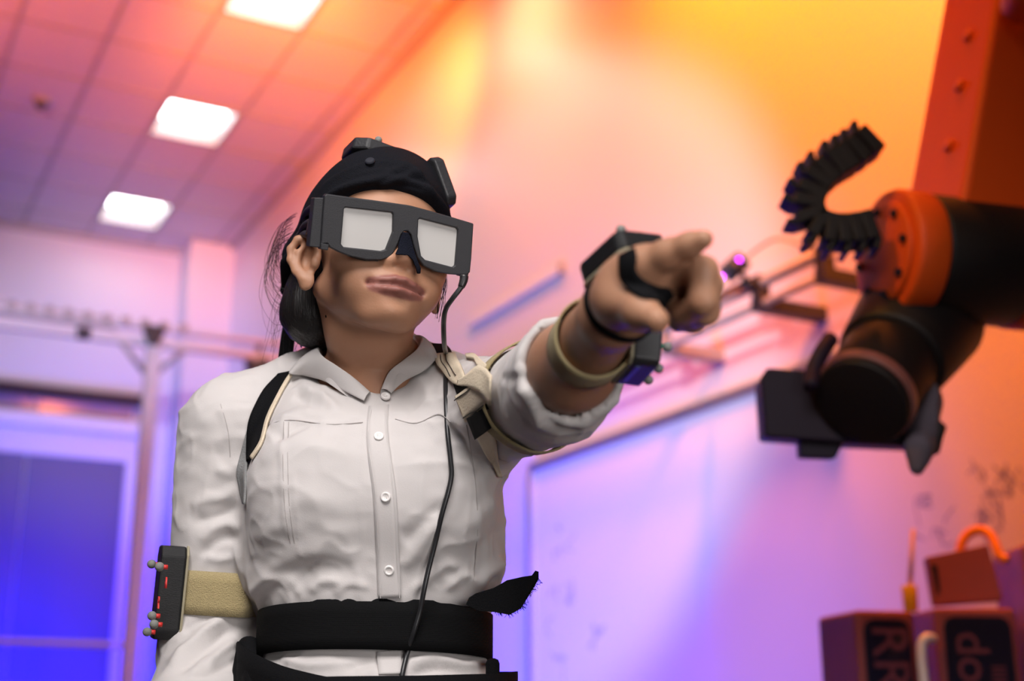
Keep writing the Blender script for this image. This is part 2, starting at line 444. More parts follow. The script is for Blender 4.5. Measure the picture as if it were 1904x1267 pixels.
def np_mesh(name, V, Q):
    me = bpy.data.meshes.new(name)
    me.vertices.add(len(V)); me.vertices.foreach_set('co', np.ascontiguousarray(V, np.float32).ravel())
    me.loops.add(Q.size); me.loops.foreach_set('vertex_index', np.ascontiguousarray(Q, np.int32).ravel())
    me.polygons.add(len(Q)); me.polygons.foreach_set('loop_start', np.arange(0, Q.size, 4, dtype=np.int32))
    me.polygons.foreach_set('use_smooth', np.ones(len(Q), bool))
    me.update(calc_edges=True); me.validate()
    return me
def seg_dist(X, pts):
    """distance in 2D pixel space from points X to a polyline, with the position along it (0..1)"""
    pts = np.array(pts, float); best = np.full(len(X), 1e9); tt = np.zeros(len(X)); n = len(pts) - 1
    for i in range(n):
        a, b = pts[i], pts[i + 1]; ab = b - a; t = np.clip((X - a) @ ab / (ab @ ab), 0, 1)
        d = np.linalg.norm(X - a - t[:, None] * ab, axis=1); m = d < best
        best[m] = d[m]; tt[m] = (i + t[m]) / n
    return best, tt
def vnoise(X, sc, seed=0):
    """smooth value noise, roughly -1..1"""
    p = X * sc; i = np.floor(p).astype(np.int64); f = p - i; f = f * f * (3 - 2 * f); out = 0
    for dx in (0, 1):
        for dy in (0, 1):
            for dz in (0, 1):
                hsh = ((i[:, 0] + dx) * 73856093) ^ ((i[:, 1] + dy) * 19349663) ^ ((i[:, 2] + dz) * 83492791) ^ (seed * 2654435)
                r = ((hsh * 1103515245 + 12345) & 0xffff) / 32767.5 - 1
                out = out + r * (f[:, 0] if dx else 1 - f[:, 0]) * (f[:, 1] if dy else 1 - f[:, 1]) * (f[:, 2] if dz else 1 - f[:, 2])
    return out
def folds(V, N, lines, face=0.05):
    """press drapery folds into a garment: every line is a list of photo points, a height in metres and a width in pixels"""
    X = project(V); view = v3(EYE) - V; view /= np.linalg.norm(view, axis=1)[:, None]
    w = np.clip(((N * view).sum(1) - face) * 4, 0, 1); D = np.zeros(len(V))
    for pts, amp, wid in lines:
        sp = [(p.x, p.y) for p in spline([(a, b, 0) for a, b in pts], 5)]
        d, t = seg_dist(X, sp)
        D += amp * np.exp(-(d / wid) ** 2) * np.clip(np.sin(np.pi * np.clip(t, 0.03, 0.97)) * 1.6, 0, 1)
    return V + N * (D * w)[:, None]
def bvh_of(V, Q):
    return BVHTree.FromPolygons([tuple(v) for v in V], [tuple(int(i) for i in q) for q in Q])
def hit(px, py, *bvhs):
    d = ray(px, py).normalized(); best = None
    for b in bvhs:
        r = b.ray_cast(EYE, d)
        if r[0] is not None and (best is None or r[3] < best[2]): best = (r[0], r[1], r[3])
    if best is None: return None
    n = best[1] if best[1].dot(d) < 0 else -best[1]
    return best[0], n
# ------------------------------------------------------------------ the person: head frame
def head_axes(yaw, pit, roll):
    f = Vector((math.sin(yaw) * math.cos(pit), -math.cos(yaw) * math.cos(pit), math.sin(pit)))
    l = Vector((math.cos(yaw), math.sin(yaw), 0)); u = l.cross(f)
    if u.z < 0: u = -u
    c, s = math.cos(roll), math.sin(roll)
    return c * l - s * u, f, s * l + c * u
HL, HF, HU = head_axes(*[math.radians(x) for x in (25, 4.0, 4.5)])
HO = Vector((-0.153, 1.3855, 0.4832 + CAMZ))
def Hd(x, y, z): return HO + HL * x + HF * y + HU * z
HAX = (HL, HF, HU)
# arm and torso joints
NECKB = P(688, 715, 1.455)
SH_L, EL_L, WR_L = P(895, 775, 1.43), P(1035, 722, 1.18), P(1133, 590, 0.965)
SH_R, EL_R, WR_R = P(425, 800, 1.47), P(385, 1205, 1.50), P(335, 1440, 1.37)
def row(px, py, hw, Y, ry):
    c_ = P(px, py, Y - ry * 0.4); return (c_.z, c_.x, Y, hw * px2m(c_), ry)
TORSO = [row(690, 1430, 255, 1.47, 0.120), row(690, 1340, 250, 1.47, 0.115), row(688, 1262, 235, 1.47, 0.106), row(691, 1215, 206, 1.47, 0.095), row(692, 1165, 202, 1.47, 0.094), row(691, 1122, 222, 1.47, 0.102),
         row(690, 1060, 243, 1.47, 0.109), row(690, 980, 246, 1.465, 0.116), row(690, 900, 240, 1.465, 0.118), row(690, 840, 232, 1.465, 0.110), row(688, 790, 222, 1.468, 0.098), row(685, 745, 190, 1.47, 0.080), row(684, 705, 120, 1.475, 0.060)]
def dense(rows, n=8):
    R = np.array(sorted(rows), float); out = []
    for i in range(len(R) - 1):
        p0, p1, p2, p3 = R[max(i - 1, 0)], R[i], R[i + 1], R[min(i + 2, len(R) - 1)]
        for k in range(n):
            t = k / n
            q = 0.5 * (2 * p1 + (p2 - p0) * t + (2 * p0 - 5 * p1 + 4 * p2 - p3) * t * t + (3 * p1 - p0 - 3 * p2 + p3) * t ** 3)
            q[0] = p1[0] + (p2[0] - p1[0]) * t; out.append(tuple(q))
    return out + [tuple(R[-1])]
TORSO = dense(TORSO)
def shrink(rows, s):
    return [(z, x, y, rx - s, ry - s) for z, x, y, rx, ry in rows]
body = Field()
B = body
B.ell(Hd(0, -0.014, 0.052), (0.071, 0.090, 0.080), HAX)
B.ell(Hd(0, 0.034, 0.028), (0.061, 0.058, 0.075), HAX, k=0.02)
B.ell(Hd(0, 0.037, -0.030), (0.052, 0.053, 0.043), HAX, k=0.02)
B.ell(Hd(0, 0.071, -0.0705), (0.0195, 0.0195, 0.0155), HAX, k=0.022)
for s in (-1, 1):
    B.cap(Hd(s * 0.051, 0.002, -0.030), Hd(s * 0.019, 0.060, -0.070), 0.012, 0.010, k=0.025)
    B.ell(Hd(s * 0.038, 0.062, -0.010), (0.024, 0.023, 0.021), HAX, k=0.02)
    B.ell(Hd(s * 0.034, 0.065, -0.040), (0.019, 0.020, 0.020), HAX, k=0.02)
    B.ell(Hd(s * 0.032, 0.098, 0.020), (0.016, 0.012, 0.011), HAX, k=0.012, op='s')
    B.ell(Hd(s * 0.032, 0.078, 0.018), (0.0135, 0.0135, 0.0125), HAX, k=0.004)
# nose
B.cap(Hd(0, 0.086, 0.022), Hd(0, 0.0985, -0.016), 0.0075, 0.0085, k=0.014)
B.ell(Hd(0, 0.1000, -0.0205), (0.0108, 0.0100, 0.0088), HAX, k=0.006)
for s in (-1, 1):
    B.ell(Hd(s * 0.0125, 0.0925, -0.0245), (0.0072, 0.0095, 0.0070), HAX, k=0.005)
    B.ell(Hd(s * 0.0068, 0.0960, -0.0312), (0.0032, 0.0048, 0.0032), HAX, k=0.003, op='s')
# mouth: muzzle, lips, parting line
B.ell(Hd(0, 0.076, -0.046), (0.027, 0.0205, 0.021), HAX, k=0.014)
up_ = [(-0.0265, 0.0850, -0.0485), (-0.016, 0.0930, -0.0475), (-0.005, 0.0973, -0.0455), (0, 0.0975, -0.0462), (0.005, 0.0973, -0.0455), (0.016, 0.0930, -0.0475), (0.0265, 0.0850, -0.0485)]
B.chain([Hd(*p) for p in up_], [0.0010, 0.0021, 0.0027, 0.0027, 0.0027, 0.0021, 0.0010], k=0.005)
lo_ = [(-0.024, 0.0845, -0.0515), (-0.013, 0.0920, -0.0550), (0, 0.0955, -0.0562), (0.013, 0.0920, -0.0550), (0.024, 0.0845, -0.0515)]
B.chain([Hd(*p) for p in lo_], [0.0012, 0.0029, 0.0038, 0.0029, 0.0012], k=0.005)
mo_ = [(-0.030, 0.0885, -0.0492), (-0.018, 0.0970, -0.0510), (-0.006, 0.1022, -0.0505), (0, 0.1028, -0.0508), (0.006, 0.1022, -0.0505), (0.018, 0.0970, -0.0510), (0.030, 0.0885, -0.0492)]
B.chain([Hd(*p) for p in mo_], [0.0016, 0.0034, 0.0042, 0.0042, 0.0042, 0.0034, 0.0016], k=0.0016, op='s')
B.ell(Hd(0, 0.1000, -0.0665), (0.016, 0.008, 0.0045), HAX, k=0.010, op='s')
for s in (-1, 1): B.ell(Hd(s * 0.0305, 0.0905, -0.0492), (0.003, 0.005, 0.003), HAX, k=0.006, op='s')
# ears: rim, inner fold, lobe, tragus, hollow
for s in (-1, 1):
    al_ = 0.68 if s < 0 else 0.05; ca, sa = math.cos(al_), math.sin(al_)
    def E_(y, z, x=0.0): return Hd(s * (0.0680 + x * 0.72 * ca - y * 0.86 * sa), 0.018 + y * 0.86 * ca + x * 0.72 * sa, z * 0.80 - 0.008)
    EAX = (HL * (s * ca) + HF * sa, HF * ca - HL * (s * sa), HU)
    B.ell(E_(-0.012, 0.003, 0.001), (0.0045, 0.0135, 0.023), EAX, k=0.004)
    rim = [E_(0.003, 0.006, 0.0), E_(0.002, 0.022, 0.004), E_(-0.008, 0.033, 0.009), E_(-0.022, 0.031, 0.014), E_(-0.030, 0.018, 0.016), E_(-0.029, 0.002, 0.015), E_(-0.022, -0.014, 0.011), E_(-0.013, -0.025, 0.007)]
    B.chain(rim, [0.0035, 0.0042, 0.0044, 0.0044, 0.0042, 0.004, 0.004, 0.005], k=0.003)
    if s < 0: B.ell(E_(-0.009, -0.028, 0.003), (0.0048, 0.0095, 0.0105), EAX, k=0.004)
    B.ell(E_(-0.011, 0.002, 0.010), (0.0075, 0.0080, 0.0125), EAX, k=0.003, op='s')
    B.chain([E_(-0.013, 0.024, 0.009), E_(-0.021, 0.012, 0.011), E_(-0.021, -0.006, 0.0105), E_(-0.012, -0.017, 0.008)], [0.003, 0.0034, 0.0034, 0.0034], k=0.003)
    B.ell(E_(0.002, -0.003, 0.004), (0.005, 0.0045, 0.007), EAX, k=0.004)
# neck, shoulders, chest
nk = Hd(0.006, -0.012, -0.055)
B.cap(Hd(0.004, -0.022, -0.01), nk, 0.047, 0.0435, k=0.015)
B.cap(nk, NECKB, 0.0432, 0.049, k=0.015)
for s, sh in ((-1, SH_R), (1, SH_L)):
    B.cap(Hd(s * 0.040, -0.018, -0.03), P(688 + s * 16, 708, 1.402), 0.010, 0.009, k=0.02)
    B.cap(NECKB + Vector((s * 0.02, 0.03, 0.035)), sh + Vector((-s * 0.02, 0.01, 0.02)), 0.036, 0.034, k=0.03)
    B.cap(P(690 + s * 12, 722, 1.400), P(690 + s * 70, 712, 1.418), 0.009, 0.009, k=0.02)
B.column(shrink(TORSO, 0.014), k=0.03)
# her left arm, pointing
mid = EL_L.lerp(WR_L, 0.35)
B.cap(SH_L, EL_L, 0.044, 0.038, k=0.03)
B.cap(EL_L, mid, 0.036, 0.0345, k=0.02); B.cap(mid, WR_L, 0.0345, 0.0235, k=0.02)
# her right arm
midr = EL_R.lerp(WR_R, 0.35)
B.cap(SH_R, EL_R, 0.040, 0.034, k=0.03); B.cap(EL_R, midr, 0.034, 0.032, k=0.02); B.cap(midr, WR_R, 0.032, 0.022, k=0.02)
hd_ = (WR_R - EL_R).normalized(); hx = Vector((1, 0, 0)); hx = (hx - hd_ * hx.dot(hd_)).normalized(); hy = hd_.cross(hx)
pc = WR_R + hd_ * 0.05
B.rbox(pc, (0.016, 0.038, 0.048), (hx, hy, hd_), 0.014, k=0.015)
for i, (o_, L_) in enumerate(((-0.028, 0.075), (-0.009, 0.082), (0.010, 0.076), (0.028, 0.06))):
    r_ = WR_R + hd_ * 0.088 + hy * o_
    B.chain([r_, r_ + hd_ * L_ * 0.45 + hx * 0.008, r_ + hd_ * L_ * 0.75 + hx * 0.022, r_ + hd_ * L_ * 0.92 + hx * 0.04], [0.0095, 0.0088, 0.008, 0.007], k=0.004)
B.chain([WR_R + hd_ * 0.02 - hy * 0.02, WR_R + hd_ * 0.05 - hy * 0.05, WR_R + hd_ * 0.08 - hy * 0.058 + hx * 0.01], [0.014, 0.011, 0.0095], k=0.008)
# her left hand: palm, thumb, pointing index, three curled fingers
MC = {'index': P(1196, 494, 0.893), 'middle': P(1240, 498, 0.905), 'ring': P(1243, 520, 0.925), 'little': P(1232, 548, 0.945)}
for i, (nm, r_) in enumerate((('index', 0.0145), ('middle', 0.0140), ('ring', 0.0135), ('little', 0.0125))):
    B.cap(WR_L + (MC[nm] - WR_L) * 0.08, MC[nm], 0.0165, r_, k=0.016)
B.chain([MC['index'], P(1243, 472, 0.875), P(1283, 455, 0.862), P(1308, 445, 0.853)], [0.0130, 0.0100, 0.0082, 0.0066], k=0.006)
B.chain([MC['middle'], P(1306, 505, 0.880), P(1308, 560, 0.882), P(1270, 583, 0.905)], [0.0128, 0.0108, 0.0095, 0.0085], k=0.005)
B.chain([MC['ring'], P(1316, 530, 0.900), P(1312, 580, 0.905), P(1275, 592, 0.925)], [0.0125, 0.0105, 0.0095, 0.0085], k=0.005)
B.chain([MC['little'], P(1300, 560, 0.925), P(1290, 596, 0.930), P(1262, 598, 0.945)], [0.0115, 0.0098, 0.0088, 0.008], k=0.005)
TH0 = P(1140, 560, 0.950)
B.chain([WR_L.lerp(MC['index'], 0.25), P(1155, 562, 0.915), P(1192, 580, 0.885), P(1222, 596, 0.868)], [0.019, 0.0145, 0.0110, 0.0085], k=0.010)
B.ell(P(1160, 530, 0.925), (0.018, 0.020, 0.020), None, k=0.018)
B.cap(P(1150, 560, 0.925), P(1185, 520, 0.915), 0.014, 0.012, k=0.015)
B.ell(P(1212, 534, 0.922), (0.022, 0.020, 0.019), None, k=0.02)

BV, BQ = B.mesh(0.0019)
BV = relax(BV, BQ, 1, 0.35)
M_SKIN = None
def skin_material():
    m = mat('skin', (0.40, 0.205, 0.125), rough=0.50, bump=0.10, bscale=420, sss=0.12, spec=0.35)
    nt = m.node_tree; n = nt.nodes; l = nt.links; b = n['Principled BSDF']
    a = n.new('ShaderNodeAttribute'); a.attribute_name = 'lip'
    tc = n.new('ShaderNodeTexCoord'); t = n.new('ShaderNodeTexNoise'); t.inputs['Scale'].default_value = 38; t.inputs['Detail'].default_value = 5
    l.new(tc.outputs['Object'], t.inputs['Vector'])
    mx = n.new('ShaderNodeMix'); mx.data_type = 'RGBA'; mx.inputs[6].default_value = (0.36, 0.170, 0.098, 1); mx.inputs[7].default_value = (0.44, 0.232, 0.142, 1)
    l.new(t.outputs['Fac'], mx.inputs[0])
    m2 = n.new('ShaderNodeMix'); m2.data_type = 'RGBA'; m2.inputs[7].default_value = (0.26, 0.100, 0.080, 1)
    l.new(a.outputs['Fac'], m2.inputs[0]); l.new(mx.outputs[2], m2.inputs[6]); l.new(m2.outputs[2], b.inputs['Base Color'])
    return m
M_SKIN = skin_material()
PERSON = empty('person', (0.0 - 0.15, 1.47, 0), 'person in white shirt and black goggles pointing with an outstretched arm', 'person')
loc = (BV - v3(HO)) @ np.array([v3(HL), v3(HF), v3(HU)]).T
mo_c = [(x, y - 0.0045, z) for x, y, z in mo_]
def chain_d(X, pts):
    pts = np.array(pts); best = np.full(len(X), 9.0)
    for a, b in zip(pts, pts[1:]):
        ab = b - a; t = np.clip((X - a) @ ab / (ab @ ab), 0, 1); best = np.minimum(best, np.linalg.norm(X - a - t[:, None] * ab, axis=1))
    return best
lip = np.clip(1.0 - (np.minimum(chain_d(loc, up_) - 0.0042, chain_d(loc, lo_) - 0.0056) - 0.0006) / 0.0022, 0, 1) * (loc[:, 1] > 0.07)
dm = chain_d(loc, mo_c)
BV = BV - v3(HF) * (0.0030 * np.exp(-(dm / 0.0019) ** 2))[:, None] * (loc[:, 1] > 0.07)[:, None]
bme = np_mesh('body', BV, BQ)
at = bme.attributes.new('lip', 'FLOAT', 'POINT'); at.data.foreach_set('value', lip.astype(np.float32))
link('body', bme, M_SKIN, PERSON)
BODY_BVH = bvh_of(BV, BQ)
# ------------------------------------------------------------------ clothes
def cloth_mat(name, col, rough=0.85, weave=900, bump=0.12, var=0.03, sheen=0.15):
    return mat(name, col, rough=rough, bump=bump, bscale=weave, var=var, vscale=30, sheen=sheen, spec=0.2)
M_SHIRT = cloth_mat('shirt_cotton', (0.56, 0.525, 0.515))
M_SEAM = cloth_mat('shirt_seam', (0.56, 0.525, 0.515))
M_BUTTON = mat('button_plastic', (0.80, 0.76, 0.74), rough=0.25, spec=0.6)
M_BLACKC = mat('black_fabric', (0.0045, 0.0045, 0.0055), rough=0.85, bump=0.5, bscale=700, spec=0.12)
M_CAP = mat('black_mesh_knit', (0.0060, 0.0062, 0.0095), rough=0.85, bump=0.7, bscale=900, spec=0.15)
M_TAN = mat('tan_velcro', (0.44, 0.35, 0.18), rough=0.95, bump=1.0, bscale=900, var=0.10, vscale=400, sheen=0.2, spec=0.1)
M_CREAM = mat('cream_elastic', (0.66, 0.56, 0.42), rough=0.85, bump=0.5, bscale=500, var=0.03)
M_GREYEL = mat('grey_elastic', (0.22, 0.22, 0.22), rough=0.85, bump=0.5, bscale=500)
M_HAIR = mat('black_hair', (0.012, 0.010, 0.010), rough=0.45, spec=0.4, bump=0.8, bscale=300, stretch=(1, 1, 0.1))
S = Field()
S.column(TORSO, k=0.03)
CUFF = EL_L.lerp(WR_L, 0.33); axL = (WR_L - EL_L).normalized()
for s, sh in ((-1, SH_R), (1, SH_L)):
    S.cap(NECKB + Vector((s * 0.020, 0.03, 0.028)), sh + Vector((-s * 0.015, 0.01, 0.014)), 0.046, 0.046, k=0.035)
    S.ell(P(690 + s * 105, 905, 1.385), (0.062, 0.045, 0.066), None, k=0.04)
S.cap(SH_R, EL_R, 0.055, 0.046, k=0.028); S.cap(EL_R, EL_R.lerp(WR_R, 0.5), 0.047, 0.044, k=0.03); S.cap(EL_R.lerp(WR_R, 0.5), WR_R, 0.046, 0.036, k=0.02)
S.cap(SH_L, EL_L, 0.058, 0.047, k=0.035); S.cap(EL_L, CUFF + axL * 0.03, 0.0465, 0.0430, k=0.015)
S.cap(EL_L.lerp(WR_L, 0.12), CUFF + axL * 0.03, 0.0485, 0.0465, k=0.003)             # the rolled cuff, one fold proud
S.plane(CUFF, axL, k=0.004)
S.cap(EL_L.lerp(WR_L, 0.10), WR_L, 0.040, 0.041, k=0.004, op='s')
S.plane(WR_R - (WR_R - EL_R).normalized() * 0.012, (WR_R - EL_R), k=0.004)
S.cap(NECKB + Vector((0, 0, -0.03)), Hd(0, -0.012, -0.02), 0.055, 0.058, k=0.006, op='s')
S.cap(P(690, 632, 1.372), P(699, 704, 1.365), 0.040, 0.004, k=0.006, op='s'); S.cap(P(694, 680, 1.36), P(692, 680, 1.46), 0.026, 0.045, k=0.006, op='s')
S.plane(P(690, 1300, 1.47), (0, 0, -1), k=0.01)
SV, SQ = S.mesh(0.0030)
SV = relax(SV, SQ, 2, 0.5); SN = vnorm(SV, SQ)
FOLD = [
 # torso, her right side
 ([(450, 1140), (475, 1095), (515, 1052), (560, 1030), (620, 1028), (668, 1050)], 0.003, 16),
 ([(455, 1165), (500, 1105), (550, 1064), (610, 1052), (660, 1072)], -0.0028, 18),
 ([(468, 1120), (500, 1080), (540, 1080), (560, 1110)], 0.004, 10),
 ([(470, 1010), (520, 975), (560, 930), (640, 940)], 0.003, 18), ([(480, 860), (540, 830), (600, 835), (660, 850)], 0.0025, 16),
 ([(500, 800), (545, 775), (600, 762), (640, 775)], 0.004, 12), ([(505, 820), (550, 797), (610, 785)], -0.004, 12),
 ([(528, 775), (526, 850), (530, 950), (540, 1010)], 0.0015, 6), ([(497, 785), (540, 780), (610, 790), (672, 785)], 0.0014, 4),
 ([(555, 715), (590, 735), (630, 760)], 0.004, 9), ([(545, 735), (575, 752), (620, 770)], -0.0035, 9),
 ([(575, 1105), (600, 1080), (640, 1085)], 0.003, 9), ([(620, 1110), (650, 1085), (690, 1095)], 0.003, 8),
 ([(540, 1110), (560, 1075), (580, 1060)], -0.003, 8), ([(445, 1010), (452, 1060), (462, 1110)], 0.004, 12),
 # torso, her left side
 ([(742, 1060), (770, 1030), (800, 985), (830, 960)], 0.004, 14), ([(748, 1010), (780, 985), (835, 930)], -0.0035, 14),
 ([(760, 1105), (795, 1075), (830, 1050), (850, 1060)], 0.0035, 10), ([(825, 1100), (848, 1075), (870, 1070), (885, 1095)], 0.004, 9),
 ([(890, 1100), (900, 1070), (920, 1052), (935, 1050)], 0.006, 12), ([(905, 1110), (915, 1085), (930, 1075)], -0.005, 9),
 ([(850, 1010), (890, 960), (925, 930)], 0.003, 16), ([(870, 1040), (905, 1000), (935, 985)], -0.003, 14),
 ([(735, 780), (775, 788), (815, 770), (838, 785)], 0.0014, 4), ([(868, 780), (882, 880), (888, 980), (880, 1080)], 0.0015, 6),
 ([(765, 690), (790, 720), (800, 760)], 0.004, 12), ([(745, 720), (765, 745), (770, 780)], -0.003, 12),
 ([(850, 800), (875, 850), (900, 890)], -0.004, 12), ([(840, 760), (865, 800), (890, 850)], 0.004, 12),
 # her right sleeve
 ([(445, 905), (415, 925), (385, 930), (355, 945)], 0.004, 11), ([(450, 935), (420, 955), (390, 965), (350, 970)], -0.004, 11),
 ([(455, 985), (425, 975), (395, 985), (370, 1010)], 0.0045, 10), ([(448, 1010), (425, 1000), (395, 1015), (375, 1040)], -0.004, 9),
 ([(440, 1035), (410, 1040), (380, 1035)], 0.003, 8), ([(455, 860), (430, 880), (400, 870)], 0.003, 12),
 ([(440, 800), (420, 840), (400, 850)], -0.002, 14), ([(410, 755), (425, 800), (430, 850)], 0.002, 8),
 ([(420, 1150), (385, 1170), (350, 1205), (310, 1240)], 0.006, 9), ([(440, 1165), (400, 1195), (360, 1225), (320, 1255)], -0.0055, 10),
 ([(440, 1190), (410, 1215), (380, 1240)], 0.005, 9), ([(400, 1150), (365, 1160), (340, 1180)], -0.004, 8), ([(445, 1225), (420, 1240), (380, 1258), (330, 1262)], -0.004, 8),
 # her left sleeve
 ([(955, 690), (985, 690), (1010, 660)], 0.004, 9), ([(960, 720), (985, 735), (1000, 770), (1010, 800)], 0.005, 10), ([(985, 700), (1005, 730), (1015, 770)], -0.005, 9),
 ([(1005, 740), (1030, 770), (1060, 785), (1100, 780)], 0.005, 9), ([(1010, 770), (1040, 795), (1080, 800)], -0.004, 8), ([(1060, 760), (1090, 770), (1125, 755)], 0.004, 8),
 ([(935, 860), (965, 845), (1000, 835)], 0.003, 12), ([(930, 810), (945, 830), (975, 845)], -0.003, 10), ([(930, 700), (950, 705), (975, 690)], -0.004, 8),
 # tail below the belt
 ([(520, 1225), (570, 1240), (640, 1235)], 0.005, 9), ([(640, 1250), (690, 1230), (720, 1240)], -0.004, 9), ([(745, 1240), (800, 1225), (860, 1240), (900, 1225)], 0.005, 10), ([(760, 1255), (820, 1245), (880, 1252)], -0.005, 8), ([(890, 1215), (905, 1235), (915, 1250)], 0.005, 8),
]
SV = folds(SV, SN, FOLD)
wr_ = vnoise(SV * np.array([1, 1, 0.6]), 26, 3) * 0.0016 + vnoise(SV * np.array([1, 1, 1.7]), 55, 8) * 0.0008
rg = 1 - np.abs(vnoise(SV * np.array([1.0, 1.0, 1.6]), 17, 21)); rg2 = 1 - np.abs(vnoise(SV * np.array([1.3, 1.0, 0.8]) + 3.1, 36, 33)); SV = SV + SN * (wr_ + 0.0022 * rg ** 6 + 0.0012 * rg2 ** 8)[:, None]
SV = relax(SV, SQ, 1, 0.3)
# keep the cloth outside of the body
shirt_me = np_mesh('shirt', SV, SQ)
SHIRT = link('shirt', shirt_me, M_SHIRT, PERSON, label='off white button-up cotton shirt with one sleeve rolled up')
SHB = bvh_of(SV, SQ)
def on(px, py, lift=0.0, bv=None, Yd=1.36):
    h = hit(px, py, *(bv or (SHB,)))
    if h is None: return P(px, py, Yd), Vector((0, -1, 0))
    return h[0] + h[1] * lift, h[1]
def strap(bm, pix, width_px, thick=0.0018, lift=0.001, n=6, bv=None, smooth=4, Yd=1.36):
    sp = spline([(x, y, w) for (x, y), w in zip(pix, width_px if isinstance(width_px, (list, tuple)) else [width_px] * len(pix))], n)
    H_ = [on(p.x, p.y, 0, bv, Yd) for p in sp]; pts = [h[0] for h in H_]; nr = [h[1] for h in H_]
    for _ in range(smooth):
        nr = [(nr[max(i - 1, 0)] + nr[i] * 2 + nr[min(i + 1, len(nr) - 1)]).normalized() for i in range(len(nr))]
        pts = [pts[i] if i in (0, len(pts) - 1) else (pts[i - 1] + pts[i] * 2 + pts[i + 1]) / 4 for i in range(len(pts))]
    return ribbon(bm, pts, nr, [p.z * px2m(q) for p, q in zip(sp, pts)], thick, lift)
def patch(ea, eb, thick=0.002, lift=0.001, n=5, m=5, bv=None, Yd=1.36, smooth=3, Mt=None):
    """strap with both of its edges given: every point is dropped on the cloth, then lifted and given thickness"""
    A_ = spline([(x, y, 0) for x, y in ea], n); B_ = spline([(x, y, 0) for x, y in eb], n); N = min(len(A_), len(B_))
    if len(A_) != len(B_):
        L_ = max(len(A_), len(B_)); f = lambda Z: [Z[round(i * (len(Z) - 1) / (L_ - 1))] for i in range(L_)]; A_, B_ = f(A_), f(B_); N = L_
    G = [[on(*A_[i].lerp(B_[i], j / m)[:2], 0, bv, Yd) for j in range(m + 1)] for i in range(N)]
    pts = [[g[0] for g in r] for r in G]; nr = [[g[1] for g in r] for r in G]
    dep = [[(p - EYE).length for p in r] for r in pts]; dr = [[(p - EYE).normalized() for p in r] for r in pts]
    for _ in range(smooth):
        dep = [[sum(dep[a][b] for a, b in ((max(i - 1, 0), j), (min(i + 1, N - 1), j), (i, max(j - 1, 0)), (i, min(j + 1, m)))) / 8 + dep[i][j] / 2 for j in range(m + 1)] for i in range(N)]
        nr = [[(nr[max(i - 1, 0)][j] + nr[min(i + 1, N - 1)][j] + nr[i][max(j - 1, 0)] + nr[i][min(j + 1, m)] + nr[i][j] * 2).normalized() for j in range(m + 1)] for i in range(N)]
    bm = bmesh.new(); top = []; bot = []
    for i in range(N):
        P_ = [EYE + dr[i][j] * dep[i][j] for j in range(m + 1)]
        top.append([bm.verts.new(P_[j] + nr[i][j] * (lift + thick)) for j in range(m + 1)]); bot.append([bm.verts.new(P_[j] + nr[i][j] * lift) for j in range(m + 1)])
    for i in range(N - 1):
        for j in range(m):
            bm.faces.new((top[i][j], top[i + 1][j], top[i + 1][j + 1], top[i][j + 1])); bm.faces.new((bot[i][j], bot[i][j + 1], bot[i + 1][j + 1], bot[i + 1][j]))
        bm.faces.new((top[i][0], bot[i][0], bot[i + 1][0], top[i + 1][0])); bm.faces.new((top[i][m], top[i + 1][m], bot[i + 1][m], bot[i][m]))
    for j in range(m):
        bm.faces.new((top[0][j], top[0][j + 1], bot[0][j + 1], bot[0][j])); bm.faces.new((top[-1][j], bot[-1][j], bot[-1][j + 1], top[-1][j + 1]))
    bmesh.ops.recalc_face_normals(bm, faces=bm.faces[:])
    return bm
# placket and buttons
pl = bmesh.new(); strap(pl, [(710, 718), (705, 755), (701, 800), (706, 850), (714, 900), (718, 950), (721, 1010), (723, 1060), (725, 1112)], [30, 37, 39, 42, 43, 43, 42, 42, 42], 0.0016, 0.0012, smooth=10)
PLK = obj('placket', pl, M_SEAM, SHIRT, True)
pl2 = bmesh.new(); strap(pl2, [(722, 1212), (724, 1230), (726, 1256)], 44, 0.0016, 0.0012, smooth=10); obj('placket', pl2, M_SEAM, SHIRT, True)
st = bmesh.new()
for off in (-17, 17):
    strap(st, [(704 + off * .8, 765), (701 + off, 800), (706 + off, 850), (714 + off, 900), (718 + off, 950), (721 + off, 1010), (723 + off, 1060), (725 + off, 1112)], 1.2, 0.0006, 0.0028, smooth=10)
obj('stitching', st, M_SHIRT, SHIRT)
M_STITCH = cloth_mat('shirt_thread', (0.40, 0.365, 0.355))
for sp_ in ([(498, 791), (540, 781), (610, 790), (675, 786)], [(735, 780), (775, 788), (815, 770), (838, 785)], [(528, 785), (526, 850), (530, 950), (540, 1010)], [(537, 785), (535, 850), (539, 950), (548, 1010)], [(868, 790), (882, 880), (888, 980), (880, 1080)], [(410, 752), (424, 800), (428, 850)]):
    bm = bmesh.new(); strap(bm, sp_, 1.3, 0.0004, 0.0003, smooth=2); obj('seam', bm, M_STITCH, SHIRT)
